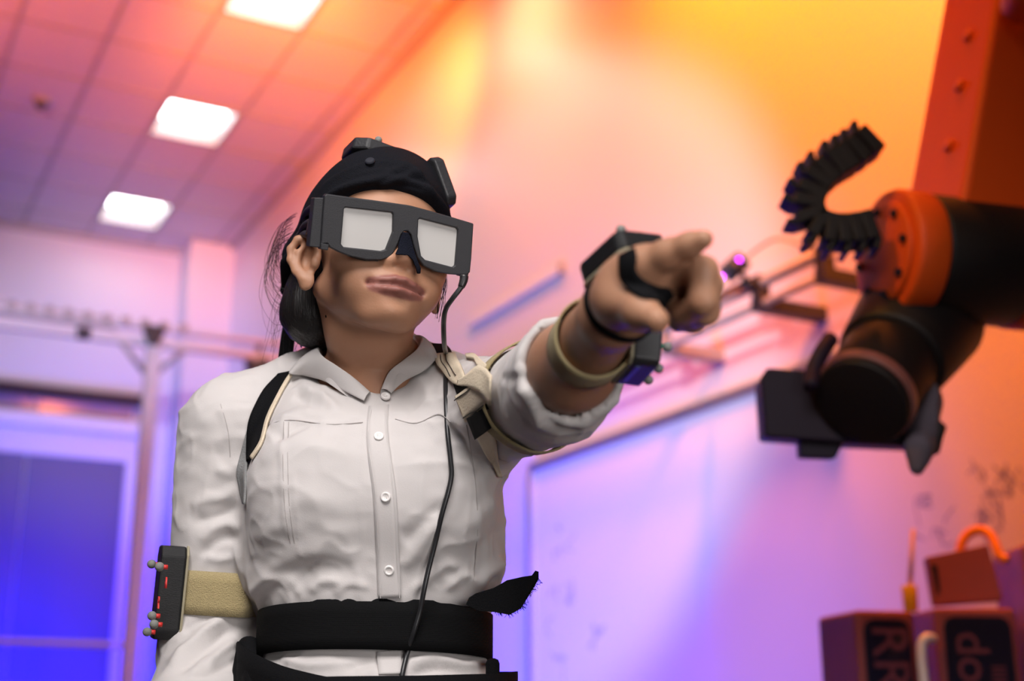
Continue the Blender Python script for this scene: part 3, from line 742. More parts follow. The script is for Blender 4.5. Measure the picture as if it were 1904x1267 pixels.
def button(px, py, r=0.0052, lift=0.003):
    p, n_ = on(px, py, lift); M = orient(p, n_, (1, 0, 0)); t = bmesh.new()
    prof = [(0.0, 0.0010), (0.50, 0.0008), (0.62, 0.0016), (0.85, 0.0019), (1.0, 0.0010), (0.98, -0.0010)]
    rings = []
    for q, z in prof[1:]:
        rings.append([t.verts.new((r * q * math.cos(a * math.pi / 12), r * q * math.sin(a * math.pi / 12), z)) for a in range(24)])
    t.faces.new(rings[0])
    for a, b in zip(rings, rings[1:]):
        for k in range(24): t.faces.new((a[k], b[k], b[(k + 1) % 24], a[(k + 1) % 24]))
    for x, y in ((-1, -1), (1, -1), (-1, 1), (1, 1)):
        box(t, (0.0007, 0.0007, 0.0004), Matrix.Translation((x * 0.0009, y * 0.0009, 0.0010)))
    bmesh.ops.recalc_face_normals(t, faces=t.faces[:]); bm = bmesh.new(); merge(bm, t, M); return obj('button', bm, M_BUTTON, SHIRT, True)
for q in ((716, 741), (704, 815), (718, 925), (724, 1060)): button(*q)
# collar: two leaves folded over a stand, from the nape to the front points
def collar_leaf(top, outer, nape):
    bm = bmesh.new()
    tp, ot = [], []
    for (x, y, l) in top:
        h = hit(x, y, BODY_BVH); tp.append(h[0] + h[1] * l if h else P(x, y, l))
    for (x, y, l) in outer:
        h = hit(x, y, SHB); ot.append(h[0] + h[1] * l if h else P(x, y, 1.43))
    tp = [Vector(nape[0])] + tp; ot = [Vector(nape[1])] + ot
    tp = spline(tp, 6); ot = spline(ot, 6); rows = []
    for i, (a, b) in enumerate(zip(tp, ot)):
        u = i / (len(tp) - 1); d = b - a
        c0 = Vector((NECKB.x, 1.46, a.z)); inn = (c0 - a); inn.z = 0; inn.normalize()
        nn = (-inn + Vector((0, -0.3, 0.5))).normalized()
        base = a + inn * 0.003 - Vector((0, 0, 0.026)); t2 = a + inn * 0.0015 - Vector((0, 0, 0.004))
        rows.append([bm.verts.new(v) for v in (base, t2, a + nn * 0.001, a.lerp(b, 0.12) + nn * 0.0030, a.lerp(b, 0.5) + nn * 0.0055, a.lerp(b, 0.85) + nn * 0.0030, b + nn * 0.0012, b - nn * 0.0012, a.lerp(b, 0.6) + nn * 0.001)])
    for a, b in zip(rows, rows[1:]):
        for k in range(len(a) - 1): bm.faces.new((a[k], a[k + 1], b[k + 1], b[k]))
    bmesh.ops.recalc_face_normals(bm, faces=bm.faces[:])
    return bm
LEFTLEAF = collar_leaf([(607, 651, 0.008), (612, 657, 0.007), (634, 675, 0.006), (662, 702, 0.005), (690, 730, 0.004)],
                       [(540, 696, 0.003), (566, 704, 0.004), (602, 717, 0.005), (640, 734, 0.005), (677, 752, 0.004)], (P(650, 640, 1.515), P(590, 668, 1.56)))
RIGHTLEAF = collar_leaf([(772, 634, 0.008), (764, 644, 0.007), (743, 664, 0.006), (719, 691, 0.005), (706, 726, 0.004)],
                        [(810, 664, 0.003), (808, 680, 0.004), (784, 700, 0.005), (752, 718, 0.005), (726, 738, 0.004)], (P(720, 632, 1.515), P(770, 645, 1.56)))
for c_ in (LEFTLEAF, RIGHTLEAF):
    c_ = obj('collar_leaf', c_, M_SHIRT, SHIRT, True)
    sm = c_.modifiers.new('s', 'SUBSURF'); sm.levels = 2; sm.render_levels = 2
button(747, 677, 0.0046, 0.009)
# trousers and shoes, below the picture
M_TROUS = cloth_mat('black_trouser_cloth', (0.006, 0.006, 0.007), sheen=0.0)
T = Field()
hips = P(690, 1340, 1.47)
T.column(dense([row(690, 1470, 262, 1.48, 0.130), row(690, 1400, 262, 1.47, 0.127), row(690, 1330, 258, 1.47, 0.122), row(690, 1268, 246, 1.47, 0.113)]), k=0.02)
for s in (-1, 1):
    h0 = Vector((hips.x + s * 0.075, 1.48, hips.z - 0.10)); kn = Vector((hips.x + s * 0.09, 1.46, 0.47)); an = Vector((hips.x + s * 0.10, 1.50, 0.11))
    T.cap(h0, kn, 0.088, 0.064, k=0.03); T.cap(kn, an, 0.064, 0.058, k=0.02)
T.plane((0, 0, 0.07), (0, 0, -1))
TV, TQ = T.mesh(0.007); TV = relax(TV, TQ, 2); TN = vnorm(TV, TQ); TV = TV + TN * (vnoise(TV, 22, 4) * 0.004)[:, None]
link('trousers', np_mesh('trousers', TV, TQ), M_TROUS, PERSON)
for s in (-1, 1):
    an = Vector((hips.x + s * 0.10, 1.50, 0.0)); F_ = Field()
    F_.ell(an + Vector((0, -0.015, 0.05)), (0.037, 0.055, 0.06), None); F_.cap(an + Vector((0, 0.02, 0.035)), an + Vector((s * 0.02, -0.14, 0.03)), 0.036, 0.034, k=0.03)
    F_.plane((0, 0, 0.001), (0, 0, -1)); V_, Q_ = F_.mesh(0.005)
    link('shoe', np_mesh('shoe', relax(V_, Q_), Q_), M_BLACKC, PERSON)
# hair gathered at the nape, with loose strands
Hh = Field()
Hh.ell(Hd(0, -0.022, 0.050), (0.0755, 0.092, 0.088), HAX); Hh.plane(Hd(0, 0.02, 0.03), (HF * 1.0 - HU * 0.55), k=0.01)
Hh.ell(Hd(-0.030, -0.070, -0.012), (0.046, 0.040, 0.055), HAX, k=0.02); Hh.ell(Hd(0.030, -0.070, -0.012), (0.046, 0.040, 0.055), HAX, k=0.02)
Hh.cap(Hd(-0.045, -0.070, -0.03), P(578, 575, 1.45), 0.030, 0.021, k=0.02); Hh.cap(P(578, 572, 1.45), P(586, 602, 1.445), 0.017, 0.007, k=0.012)
Hh.cap(Hd(-0.068, 0.012, 0.035), Hd(-0.073, -0.03, 0.030), 0.010, 0.014, k=0.01)
HV, HQ = Hh.mesh(0.003); HV = relax(HV, HQ, 1); HN = vnorm(HV, HQ)
g_ = (HV - v3(HO)) @ v3(HL)
HV = HV + HN * (vnoise(HV * np.array([1, 1, 0.25]), 160, 2) * 0.0012)[:, None]
HAIR = link('hair', np_mesh('hair', HV, HQ), M_HAIR, PERSON)
bm = bmesh.new()
def strand(pts, r=0.00022): tube(bm, spline(pts, 5), r, 4, False)
for k in range(46):                                   # wispy arcs behind the ear
    y0 = random.uniform(395, 480); x0 = 548 - (y0 - 395) * 0.24 + random.uniform(-3, 6); L = random.uniform(0.5, 1.2); Y0 = 1.44 + random.uniform(-0.02, 0.05)
    strand([P(x0, y0, Y0), P(x0 - 28 * L, y0 + 22 * L, Y0 + 0.01), P(x0 - 42 * L + random.uniform(-6, 6), y0 + 80 * L, Y0 + 0.02), P(x0 - 20 * L + random.uniform(-10, 10), y0 + 125 * L, Y0), P(x0 + 16 * L, y0 + 105 * L + random.uniform(-15, 25), Y0)], random.uniform(0.00012, 0.00026))
for k in range(90):                                   # ragged end of the gathered hair
    x0 = random.uniform(556, 590); Y0 = 1.44 + random.uniform(-0.01, 0.03)
    y0 = 560 + random.uniform(-10, 35)
    strand([P(x0, y0, Y0), P(x0 + random.uniform(-8, 8), y0 + 25, Y0), P(x0 + random.uniform(-14, 12), y0 + random.uniform(35, 60), Y0)], random.uniform(0.0002, 0.0004))
for k in range(26):                                   # wisps beyond the far cheek
    x0 = random.uniform(814, 831); Y0 = 1.40 + random.uniform(-0.02, 0.02)
    strand([P(x0, 500, Y0), P(x0 + random.uniform(-4, 4), 530, Y0), P(x0 - 6 + random.uniform(-6, 5), random.uniform(545, 600), Y0)], random.uniform(0.00016, 0.0003))
for k in range(20):
    x0 = random.uniform(505, 560); y0 = random.uniform(560, 590)
    strand([P(x0 + 15, y0 - 30, 1.46), P(x0, y0 + 10, 1.46), P(x0 - random.uniform(-10, 25), y0 + random.uniform(50, 90), 1.46)], 0.00013)
st_ = obj('loose_strands', bm, M_HAIR, HAIR); st_['kind'] = 'stuff'
# ------------------------------------------------------------------ knit cap with a tie
M_FELT0 = mat('navy_cap_button', (0.010, 0.011, 0.020), rough=0.8)
K = Field()
K.ell(Hd(0, -0.014, 0.054), (0.0800, 0.0985, 0.0870), HAX)
K.ell(Hd(0.0, 0.034, 0.068), (0.062, 0.058, 0.054), HAX, k=0.03)
K.ell(Hd(0.010, 0.010, 0.100), (0.048, 0.050, 0.036), HAX, k=0.03)
K.cap(Hd(-0.05, -0.070, 0.03), P(540, 540, 1.475), 0.036, 0.012, k=0.02)
hemn = (HF * 0.30 - HU * 1.0)
K.plane(Hd(0, 0.090, 0.062), hemn, k=0.004)
KV, KQ = K.mesh(0.0022); KV = relax(KV, KQ, 1); KN = vnorm(KV, KQ)
hemd = -((KV - v3(Hd(0, 0.090, 0.062))) @ v3(hemn) / np.linalg.norm(v3(hemn)))
KV = KV + KN * (0.0030 * np.exp(-((hemd - 0.005) / 0.0042) ** 2) - 0.0018 * np.exp(-((hemd - 0.012) / 0.003) ** 2))[:, None]
KV = folds(KV, KN, [
 ([(560, 400), (600, 345), (660, 312), (720, 302), (770, 320), (805, 350)], 0.0035, 6), ([(565, 390), (605, 338), (660, 303), (720, 293)], -0.003, 6),
 ([(560, 420), (610, 365), (650, 345), (700, 335), (735, 318), (760, 312)], 0.003, 6), ([(575, 405), (620, 372), (680, 352), (720, 345)], -0.0025, 6),
 ([(700, 350), (735, 335), (770, 325)], 0.003, 5), ([(720, 352), (760, 345), (790, 355)], -0.0028, 6), ([(760, 318), (790, 340), (815, 375)], 0.003, 5),
 ([(735, 300), (765, 310), (785, 330)], 0.0028, 5), ([(555, 430), (575, 405), (600, 392)], 0.0028, 5), ([(548, 445), (570, 425), (590, 410)], -0.0025, 5)])
CAP = empty('knit_cap', Hd(0, -0.016, 0.06), 'black knit cap with folds and a hanging tie on the person\'s head', 'cap')
link('crown', np_mesh('crown', KV, KQ), M_CAP, CAP)
CAPB = bvh_of(KV, KQ)
tie = spline([P(536, 520, 1.475), P(545, 548, 1.478), P(543, 575, 1.48), P(537, 615, 1.485), P(532, 655, 1.492), P(527, 700, 1.50), P(523, 730, 1.52)], 6)
bm = bmesh.new(); n_ = len(tie)
ribbon(bm, tie, [Vector((-0.3 + 0.5 * math.sin(i * 0.12), -1, 0)) for i in range(n_)], [(0.016 - 0.006 * math.exp(-((i - 9) / 5) ** 2) + 0.006 * (i / n_) ** 2) * 0.9 for i in range(n_)], 0.0028, -0.0014)
obj('tie', bm, M_BLACKC, CAP, True)
h_ = hit(688, 301, CAPB); bm = bmesh.new(); cyl(bm, h_[0], h_[0] + h_[1] * 0.003, 0.006, 0.0045, n=20, r=0.001); obj('crown_button', bm, M_FELT0, CAP, True)

# ------------------------------------------------------------------ tracker boxes carrying reflective balls
M_BOXBLK = mat('black_printed_plastic', (0.008, 0.008, 0.009), rough=0.55, bump=0.35, bscale=350, stretch=(1, 1, 6), spec=0.4)
M_BOXGRY = mat('charcoal_plastic', (0.024, 0.0235, 0.026), rough=0.5, bump=0.2, bscale=300, spec=0.4)
M_BALL = mat('grey_reflective_ball', (0.20, 0.20, 0.185), rough=0.7, bump=0.3, bscale=900)
M_RED = mat('red_paint', (0.62, 0.03, 0.025), rough=0.5)
M_GREEN = mat('green_base', (0.02, 0.16, 0.10), rough=0.5)
M_BACK = mat('tan_backing', (0.32, 0.28, 0.19), rough=0.8)
def marker(parent, base, n, r, stem, basecol=None):
    base, n = Vector(base), Vector(n).normalized()
    bm = bmesh.new(); ball(bm, base + n * (stem + r * 0.9), r, 3); b = obj('marker_ball', bm, M_BALL, parent, True)
    bm = bmesh.new(); cyl(bm, base - n * 0.001, base + n * (stem + 0.001), r * 0.5, n=12); obj('stem', bm, basecol or M_BOXGRY, b, True)
def octa(hx, hy, c):
    return [(-hx + c, -hy), (hx - c, -hy), (hx, -hy + c), (hx, hy - c), (hx - c, hy), (-hx + c, hy), (-hx, hy - c), (-hx, -hy + c)]
def cast(px, py, M, z):
    """where the ray through a photo point meets the plane z of frame M"""
    o_, n_ = M @ Vector((0, 0, z)), (M.to_3x3() @ Vector((0, 0, 1)))
    return onplane(px, py, o_, n_)
# crown plate
u_ = (HU + HL * 0.10 + HF * 0.16).normalized()
M1 = orient(P(694, 304, 1.372), u_, HL)
TK = empty('head_tracker', M1.translation, 'charcoal plastic tracker plate with a grey ball on top of the cap', 'tracker', 'trackers on the cap')
bm = bmesh.new(); prism(bm, octa(0.032, 0.034, 0.013), 0.014, M1 @ Matrix.Translation((0, 0, 0.0)), 0.0025); obj('plate', bm, M_BOXGRY, TK)
bm = bmesh.new(); prism(bm, octa(0.024, 0.024, 0.006), 0.004, M1 @ Matrix.Translation((0, 0, -0.003)), 0.001); obj('base_pad', bm, M_BLACKC, TK)
marker(TK, cast(701, 271, M1, 0.0135), u_, 0.0043, 0.003)
# side plate over her left temple
u2 = (HL * 0.93 + HU * 0.42 + HF * -0.10).normalized()
M2 = orient(P(801, 351, 1.372), u2, (HU * 0.9 - HL * 0.42))
TK = empty('head_tracker', M2.translation, 'charcoal plastic tracker plate with grey ball on the side of the cap', 'tracker', 'trackers on the cap')
bm = bmesh.new(); prism(bm, octa(0.029, 0.026, 0.007), 0.013, M2 @ Matrix.Translation((0, 0, -0.001)), 0.0022); obj('plate', bm, M_BOXGRY, TK)
bm = bmesh.new(); prism(bm, octa(0.020, 0.018, 0.005), 0.006, M2 @ Matrix.Translation((0, 0, -0.005)), 0.001); obj('base_pad', bm, M_BLACKC, TK)
marker(TK, cast(812, 332, M2, 0.0118), u2, 0.0042, 0.003)
marker(TK, cast(827, 358, M2, 0.0118), u2, 0.0036, 0.002)

# ------------------------------------------------------------------ goggles
GL, GF, GU = head_axes(*[math.radians(x) for x in (23.22, -21.69, 1.64)])
GO = Vector((-0.117, 1.2795, 0.4894 + CAMZ))
def G2(px, py):
    q = onplane(px, py, GO, GF) - GO; return (q.dot(GL), q.dot(GU))
GM = frame(GO, GL, GU, GL.cross(GU))               # local z = away from the face or into it
zs = 1.0 if GM.to_3x3().col[2].dot(GF) > 0 else -1.0
M_GOG = mat('charcoal_goggle_plastic', (0.024, 0.0235, 0.0275), rough=0.48, bump=0.25, bscale=1200, spec=0.45)
M_LENS = mat('milky_grey_lens', (0.60, 0.58, 0.56), rough=0.22, spec=0.6, coat=0.3)
M_FELT = mat('dark_blue_felt', (0.008, 0.009, 0.016), rough=0.95, bump=0.8, bscale=800, spec=0.1)
outer = [(608, 360.5), (640, 365), (721, 376), (762, 382), (796, 391), (828, 400), (881, 416), (877, 480), (874.5, 504), (870, 511), (853, 511.5), (835, 510.5), (810, 505.5), (788, 495), (777, 480), (769, 456), (764.5, 437), (758.5, 430), (752, 430), (746.5, 436), (740, 454), (731.5, 471), (722.5, 479.5), (709, 484), (681.5, 483.5), (653, 477.5), (631.5, 469.5), (614, 460.5), (609, 453), (597, 454.5), (600, 410), (603.5, 364)]
lensA = [(642, 386), (729, 395.5), (731.5, 399), (730.5, 431), (717.5, 464), (709, 467), (639, 459.5), (634.5, 454), (640, 389)]
lensB = [(781, 406.5), (849, 424), (852, 428), (846.5, 494), (842, 497), (791, 483.5), (783.5, 476), (777, 440), (778.5, 409)]
def plate(bm, loops, z0, z1, r=0.0):
    t = bmesh.new(); es = []
    for lp in loops:
        vs = [t.verts.new((x, y, z0)) for x, y in (G2(*p) for p in lp)]
        es += [t.edges.new((vs[i], vs[(i + 1) % len(vs)])) for i in range(len(vs))]
    bmesh.ops.triangle_fill(t, use_beauty=True, use_dissolve=False, edges=es)
    g = bmesh.ops.extrude_face_region(t, geom=t.faces[:])
    bmesh.ops.translate(t, vec=(0, 0, z1 - z0), verts=[v for v in g['geom'] if isinstance(v, bmesh.types.BMVert)])
    bmesh.ops.recalc_face_normals(t, faces=t.faces[:])
    if r:
        ed = [e for e in t.edges if len(e.link_faces) == 2 and e.calc_face_angle(0) > 0.9]
        bmesh.ops.bevel(t, geom=ed, offset=r, segments=2, affect='EDGES', profile=0.5, clamp_overlap=True)
    merge(bm, t, GM)
GOG = empty('goggles', GO, 'dark grey shutter goggles with two milky square lenses on the face', 'goggles')
bm = bmesh.new(); plate(bm, [outer, lensA, lensB], -0.010 * zs, 0.0, 0.0012); FRM = obj('frame', bm, M_GOG, GOG)
def inset(lp, s):
    cx = sum(p[0] for p in lp) / len(lp); cy = sum(p[1] for p in lp) / len(lp)
    return [(cx + (x - cx) * s, cy + (y - cy) * s) for x, y in lp]
for lp in (lensA, lensB):
    bm = bmesh.new(); plate(bm, [inset(lp, 1.03)], -0.0062 * zs, -0.0040 * zs); obj('lens', bm, M_LENS, GOG)
# rim behind the plate along its lower edge, top hood, hinge blocks
bm = bmesh.new(); plate(bm, [[(614, 461), (609, 452), (640, 440), (640, 468), (655, 479), (682, 486), (709, 487), (690, 470), (640, 462)]], -0.016 * zs, -0.009 * zs, 0.0008)
obj('lower_rim', bm, M_GOG, GOG)
bm = bmesh.new(); plate(bm, [[(586.5, 368), (605, 368), (600, 462), (577, 459)]], -0.020 * zs, -0.0045 * zs, 0.001); obj('hinge_block', bm, M_GOG, GOG)
bm = bmesh.new(); plate(bm, [[(597, 452), (612, 455), (610, 466), (596, 464)]], -0.012 * zs, 0.0004 * zs, 0.0008); obj('latch', bm, M_GOG, GOG)
bm = bmesh.new(); plate(bm, [[(868, 415), (882, 418), (876, 508), (864, 508)]], -0.028 * zs, -0.003 * zs, 0.001); obj('hinge_block', bm, M_GOG, GOG)
bm = bmesh.new(); plate(bm, [[(853, 507), (873, 507), (871, 514), (855, 514)]], -0.012 * zs, -0.001 * zs, 0.0008); obj('latch', bm, M_GOG, GOG)
for s, y0 in ((-1, 0.0), (1, 0.0)):
    bm = bmesh.new(); a0 = GO + GL * (s * 0.0775) - GF * 0.015
    pts = spline([a0 + GU * 0.004, a0.lerp(Hd(s * 0.079, 0.02, 0.022), 0.5) + HL * s * 0.004, Hd(s * 0.079, 0.015, 0.024), Hd(s * 0.080, -0.012, 0.026), Hd(s * 0.081, -0.03, 0.010)], 6)
    ribbon(bm, pts, [HL * s] * len(pts), 0.012, 0.004, -0.001); obj('temple_arm', bm, M_GOG, GOG, True)
for k, (pa, pb, pc_) in enumerate((((586, 385), (574, 392), (566, 404)), ((583, 412), (570, 418), (562, 430)), ((579, 440), (568, 436), (560, 443)))):
    bm = bmesh.new(); Y_ = 1.335
    tube(bm, spline([P(*pa, 1.315), P(*pb, 1.335), P(*pc_, 1.355), P(pc_[0] - 3, pc_[1] + 9, 1.365)], 6), [0.0045] * 12 + [0.0040] * 7, 8); obj('padding_loop', bm, M_GOG, GOG, True)
# felt nose flap hanging through the notch
flap = [(749, 432), (744, 444), (739, 462), (732, 473), (742, 473), (754, 474), (762, 482), (767, 497), (770, 508), (777, 508), (777.5, 499), (773, 485), (769, 466), (765, 444), (760, 433)]
bm = bmesh.new(); plate(bm, [flap], -0.0075 * zs, -0.0035 * zs, 0.0008)
for v in bm.verts:
    q = v.co - GO; x, y = q.dot(GL), q.dot(GU); cx = G2(753, 460)[0]
    v.co += GF * (0.004 - ((x - cx) / 0.012) ** 2 * 0.003 + 0.016 * max(0, min(1, (G2(755, 452)[1] - y) / 0.022)))
obj('nose_flap', bm, M_FELT, GOG, True)
# cable down the front of the shirt
cabp = [P(863, 512, 1.262), P(862, 522, 1.262), P(857, 535, 1.262), P(841, 556, 1.265), P(829, 575, 1.275), P(825, 600, 1.29), P(826, 640, 1.32)]
for q in ((829, 665), (831, 690), (835, 739), (834.5, 803), (837, 863), (839.5, 887), (835, 910), (820.5, 957), (808, 1006), (797, 1061), (787, 1095), (781, 1140), (773, 1175), (756, 1214), (745, 1264), (743, 1290)):
    p, n_ = on(*q, 0.0035); cabp.append(p)
for i in range(8, len(cabp) - 1): cabp[i] = (cabp[i - 1] + cabp[i] * 2 + cabp[i + 1]) / 4 + Vector((0, -0.0008, 0))
cabp[17] += Vector((0, -0.012, 0)); cabp[18] += Vector((0, -0.013, 0)); cabp[19] += Vector((0, -0.012, 0)); cabp[16] += Vector((0, -0.006, 0))
M_CABLE = mat('black_rubber_cable', (0.018, 0.018, 0.02), rough=0.35, spec=0.5)
bm = bmesh.new(); tube(bm, spline(cabp, 6), 0.0026, 10); obj('cable', bm, M_CABLE, GOG, True)
bm = bmesh.new(); tube(bm, spline(cabp[:3], 4), [0.0034, 0.0044, 0.0044, 0.0042, 0.0042, 0.004, 0.0038, 0.0036, 0.003], 10); obj('cable_boot', bm, M_CABLE, GOG, True)
# ------------------------------------------------------------------ tracker boxes and straps on the arms
def tracker_box(name, M, size, label, group, letters, balls, ballr, stem, basecol, mt=None, chamf=0.010):
    """M: z out of the arm, y along the arm; size = (across, along, thickness)"""
    T_ = empty(name, M.translation, label, 'tracker', group)
    hx, hy, th = size[0] / 2, size[1] / 2, size[2]
    bm = bmesh.new(); pts = [(-hx, -hy + chamf), (-hx + chamf * .6, -hy), (hx - chamf * .6, -hy), (hx, -hy + chamf), (hx, hy - chamf), (hx - chamf * .6, hy), (-hx + chamf * .6, hy), (-hx, hy - chamf)]
    prism(bm, pts, th, M, 0.0022); obj('case', bm, mt or M_BOXBLK, T_)
    bm = bmesh.new(); prism(bm, [(x * 1.03, y * 1.02) for x, y in pts], 0.0025, M @ Matrix.Translation((0, 0, -0.0027)), 0.0006); obj('backing', bm, M_BACK, T_)
    for x, y in balls: marker(T_, M @ Vector((x, y, th - 0.0005)), M.to_3x3() @ Vector((0, 0, 1)), ballr, stem, basecol)
    for ch, x, y, sz, rot in letters:
        text_mesh('red_mark', ch, sz, M @ Matrix.Translation((x, y, th + 0.0002)) @ Matrix.Rotation(rot, 4, 'Z'), M_RED, T_, 0.0008)
    return T_
def ring_strap(name, axis_p, axis_d, width, Mt, parent, bvs, r0=0.2, a0=0.0, a1=2 * math.pi, n=48, lift=0.0008, thick=0.0022, tilt=None):
    """strap wound round a limb: rays shot inwards find the cloth or skin it lies on"""
    d = Vector(axis_d).normalized(); x = Vector((1, 0, 0)); x = (x - d * x.dot(d)).normalized(); y = d.cross(x); pts, nr = [], []
    for i in range(n + 1):
        a = a0 + (a1 - a0) * i / n; o_ = x * math.cos(a) + y * math.sin(a); q = Vector(axis_p) + o_ * r0
        if tilt: q = q + d * (tilt[0] * math.cos(a - tilt[1]))
        best = None
        for b in bvs:
            r = b.ray_cast(q, -o_, r0 * 0.98)
            if r[0] is not None and (best is None or r[3] < best): best = r[3]
        pts.append(q - o_ * (best if best is not None else r0 - 0.05)); nr.append(o_)
    for _ in range(3): pts = [pts[0]] + [(pts[i - 1] + pts[i] * 2 + pts[i + 1]) / 4 for i in range(1, n)] + [pts[-1]]
    bm = bmesh.new(); ribbon(bm, pts, nr, width, thick, lift); return obj(name, bm, Mt, parent, True)
# upper arm tracker on her right sleeve
axr = (SH_R - EL_R).normalized(); cR = P(336, 1103, 1.455)
nR = Vector((-0.93, -0.37, 0)); nR = (nR - axr * nR.dot(axr)).normalized(); xr = axr.cross(nR)
MR = frame(cR, xr, axr, nR)
def uvR(px, py, z=0.027):
    q = MR.inverted() @ cast(px, py, MR, z); return (q.x, q.y)
TR = tracker_box('arm_tracker', MR, (0.036, 0.098, 0.026), 'black chamfered tracker box with red marks strapped to the hanging arm', None,
    [('A', *uvR(307, 1085), 0.016, math.radians(90) * 0), ('R', *uvR(293, 1122), 0.018, 0.0)],
    [uvR(292, 1050), uvR(307, 1055), uvR(293, 1146), uvR(297, 1162), uvR(284, 1176)], 0.0048, 0.0028, M_RED)
aR = SH_R + (EL_R - SH_R) * ((P(392, 1102, 1.48) - SH_R).dot(EL_R - SH_R) / (EL_R - SH_R).length_squared)
ring_strap('strap', aR, axr, 0.046, M_TAN, TR, (SHB,), r0=0.085, lift=0.003)
# forearm tracker of the pointing arm
axl = (WR_L - EL_L).normalized(); pW = EL_L.lerp(WR_L, 0.60)
nL = Vector((0.97, 0.10, -0.10)); nL = (nL - axl * nL.dot(axl)).normalized(); xl = axl.cross(nL)
ML = frame(pW + nL * 0.031 + axl * 0.005, xl, axl, nL)
TL = tracker_box('arm_tracker', ML, (0.036, 0.074, 0.022), 'black tracker box with grey balls on a tan strap round the forearm', None, [], [(0.0, 0.030), (-0.011, 0.005), (-0.012, -0.028)], 0.0040, 0.003, M_GREEN, M_BOXGRY, 0.006)
ring_strap('strap', EL_L.lerp(WR_L, 0.68), axl, 0.036, M_TAN, TL, (BODY_BVH,), r0=0.075, lift=0.002, tilt=(0.004, 2.0))
bm = bmesh.new(); ribbon(bm, [ML @ Vector((-0.0185, -0.02, 0.006)), ML @ Vector((-0.0185, 0.005, 0.006)), ML @ Vector((-0.0185, 0.028, 0.006))], [-xl] * 3, 0.004, 0.001)
obj('blue_edge', bm, mat('blue_plastic', (0.03, 0.05, 0.16), 0.4), TL)
# tracker on the back of the pointing hand, with its band across the palm
hdir = (MC['middle'] - WR_L).normalized(); nH = P(1130, 470, 0.95) - P(1180, 530, 0.93); nH = (nH - hdir * nH.dot(hdir)).normalized(); xh = hdir.cross(nH)
MH = frame(P(1163, 500, 0.952), xh, hdir, nH)
TH_ = tracker_box('hand_tracker', MH, (0.046, 0.056, 0.016), 'black tracker box bound to the back of the pointing hand', None, [], [(0.010, 0.018), (-0.012, 0.012), (-0.014, -0.016)], 0.0040, 0.003, M_GREEN, None, 0.006)
palm_c = WR_L.lerp(MC['middle'], 0.62)
obj('palm_band', patch([(1159, 478), (1158, 500), (1160, 520), (1172, 546), (1192, 560), (1216, 565), (1238, 573)], [(1184, 466), (1187, 480), (1185, 500), (1198, 517), (1222, 529), (1244, 533), (1250, 545)], 0.002, 0.0022, bv=(BODY_BVH,), Yd=0.93, smooth=5), M_BLACKC, TH_, True)
ring_strap('wrist_lace', WR_L.lerp(palm_c, 0.30), hdir, 0.006, M_BLACKC, TH_, (BODY_BVH,), r0=0.07, lift=0.001, thick=0.0015)
for k, (a, b, c__) in enumerate((((1150, 500), (1165, 480), (1185, 462)), ((1140, 520), (1155, 500), (1172, 478)), ((1135, 490), (1152, 480), (1168, 470)))):
    bm = bmesh.new(); tube(bm, spline([P(*a, 0.925), P(*b, 0.905), P(*c__, 0.905)], 5), 0.0016, 6); obj('lace', bm, M_BLACKC, TH_, True)
# tan band on the rolled sleeve
AB = ring_strap('arm_band', SH_L.lerp(EL_L, 0.74), (EL_L - SH_L), 0.026, M_TAN, None, (SHB,), r0=0.085, lift=0.003)
tag(AB, 'narrow tan hook-and-loop band round the rolled up sleeve', 'arm band')

# ------------------------------------------------------------------ shoulder harness
HN_ = empty('shoulder_harness', P(690, 800, 1.36), 'black and cream elastic harness straps looped over both shoulders', 'harness')
def hp(ea, eb, mt, lift, label=None, name='strap', thick=0.0022, smooth=4, **k):
    o = obj(name, patch(ea, eb, thick, lift, smooth=smooth, **k), mt, HN_, True)
    if label: o['label'] = label
    return o
hp([(520, 699), (492, 728), (468, 770), (461, 800), (462, 840), (464, 860)], [(541, 694), (530, 716), (510, 755), (498, 784), (488, 823), (470, 852)], M_BLACKC, 0.002, 'black padded strap')
hp([(541, 698), (530, 716), (510, 755), (498, 784), (488, 823), (470, 852)], [(545, 700), (534, 719), (514, 758), (502, 787), (491, 826), (472, 856)], M_CREAM, 0.0015, None, 'piping', 0.0025)
hp([(460, 800), (447, 850), (440, 880), (447, 905), (456, 937)], [(462, 802), (463, 850), (462, 880), (461, 910), (459, 938)], M_GREYEL, 0.0012, 'grey elastic strap by the armpit')
hp([(800, 646), (806, 660), (812, 670)], [(826, 647), (836, 657), (843, 668)], M_BLACKC, 0.003, 'black strap end behind the collar')
hp([(844, 706), (858, 739), (880, 776)], [(876, 706), (900, 738), (912, 760)], M_BLACKC, 0.0015, 'black strap under the cream webbing')
hp([(812, 667), (818, 685), (844, 713), (868, 721)], [(848, 666), (858, 680), (868, 694), (878, 709)], M_CREAM, 0.0045, 'cream webbing flap with black stitching')
hp([(866, 666), (880, 665), (892, 671), (918, 687)], [(869, 671), (882, 674), (893, 685), (905, 693)], M_CREAM, 0.003, 'cream loop over the shoulder')
hp([(857, 739), (869, 731), (881, 723), (893, 717)], [(875, 782), (890, 768), (905, 754), (919, 741)], M_CREAM, 0.0045, 'cream webbing with black stitching')
hp([(868, 711), (884, 702), (903, 689), (918, 692), (930, 702)], [(866, 721), (884, 722), (903, 730), (918, 741), (928, 751)], M_CREAM, 0.0075, 'cream webbing twisted over the shoulder')
hp([(881, 776), (887, 792), (893, 809)], [(908, 755), (916, 772), (923, 789)], M_BLACKC, 0.0055, 'black hook-and-loop tab', 'tab')
hp([(877, 782), (893, 812), (905, 838), (914, 856), (922, 884)], [(922, 790), (925, 815), (927, 840), (928, 860), (928, 886)], M_CREAM, 0.002, 'cream elastic running down the side')
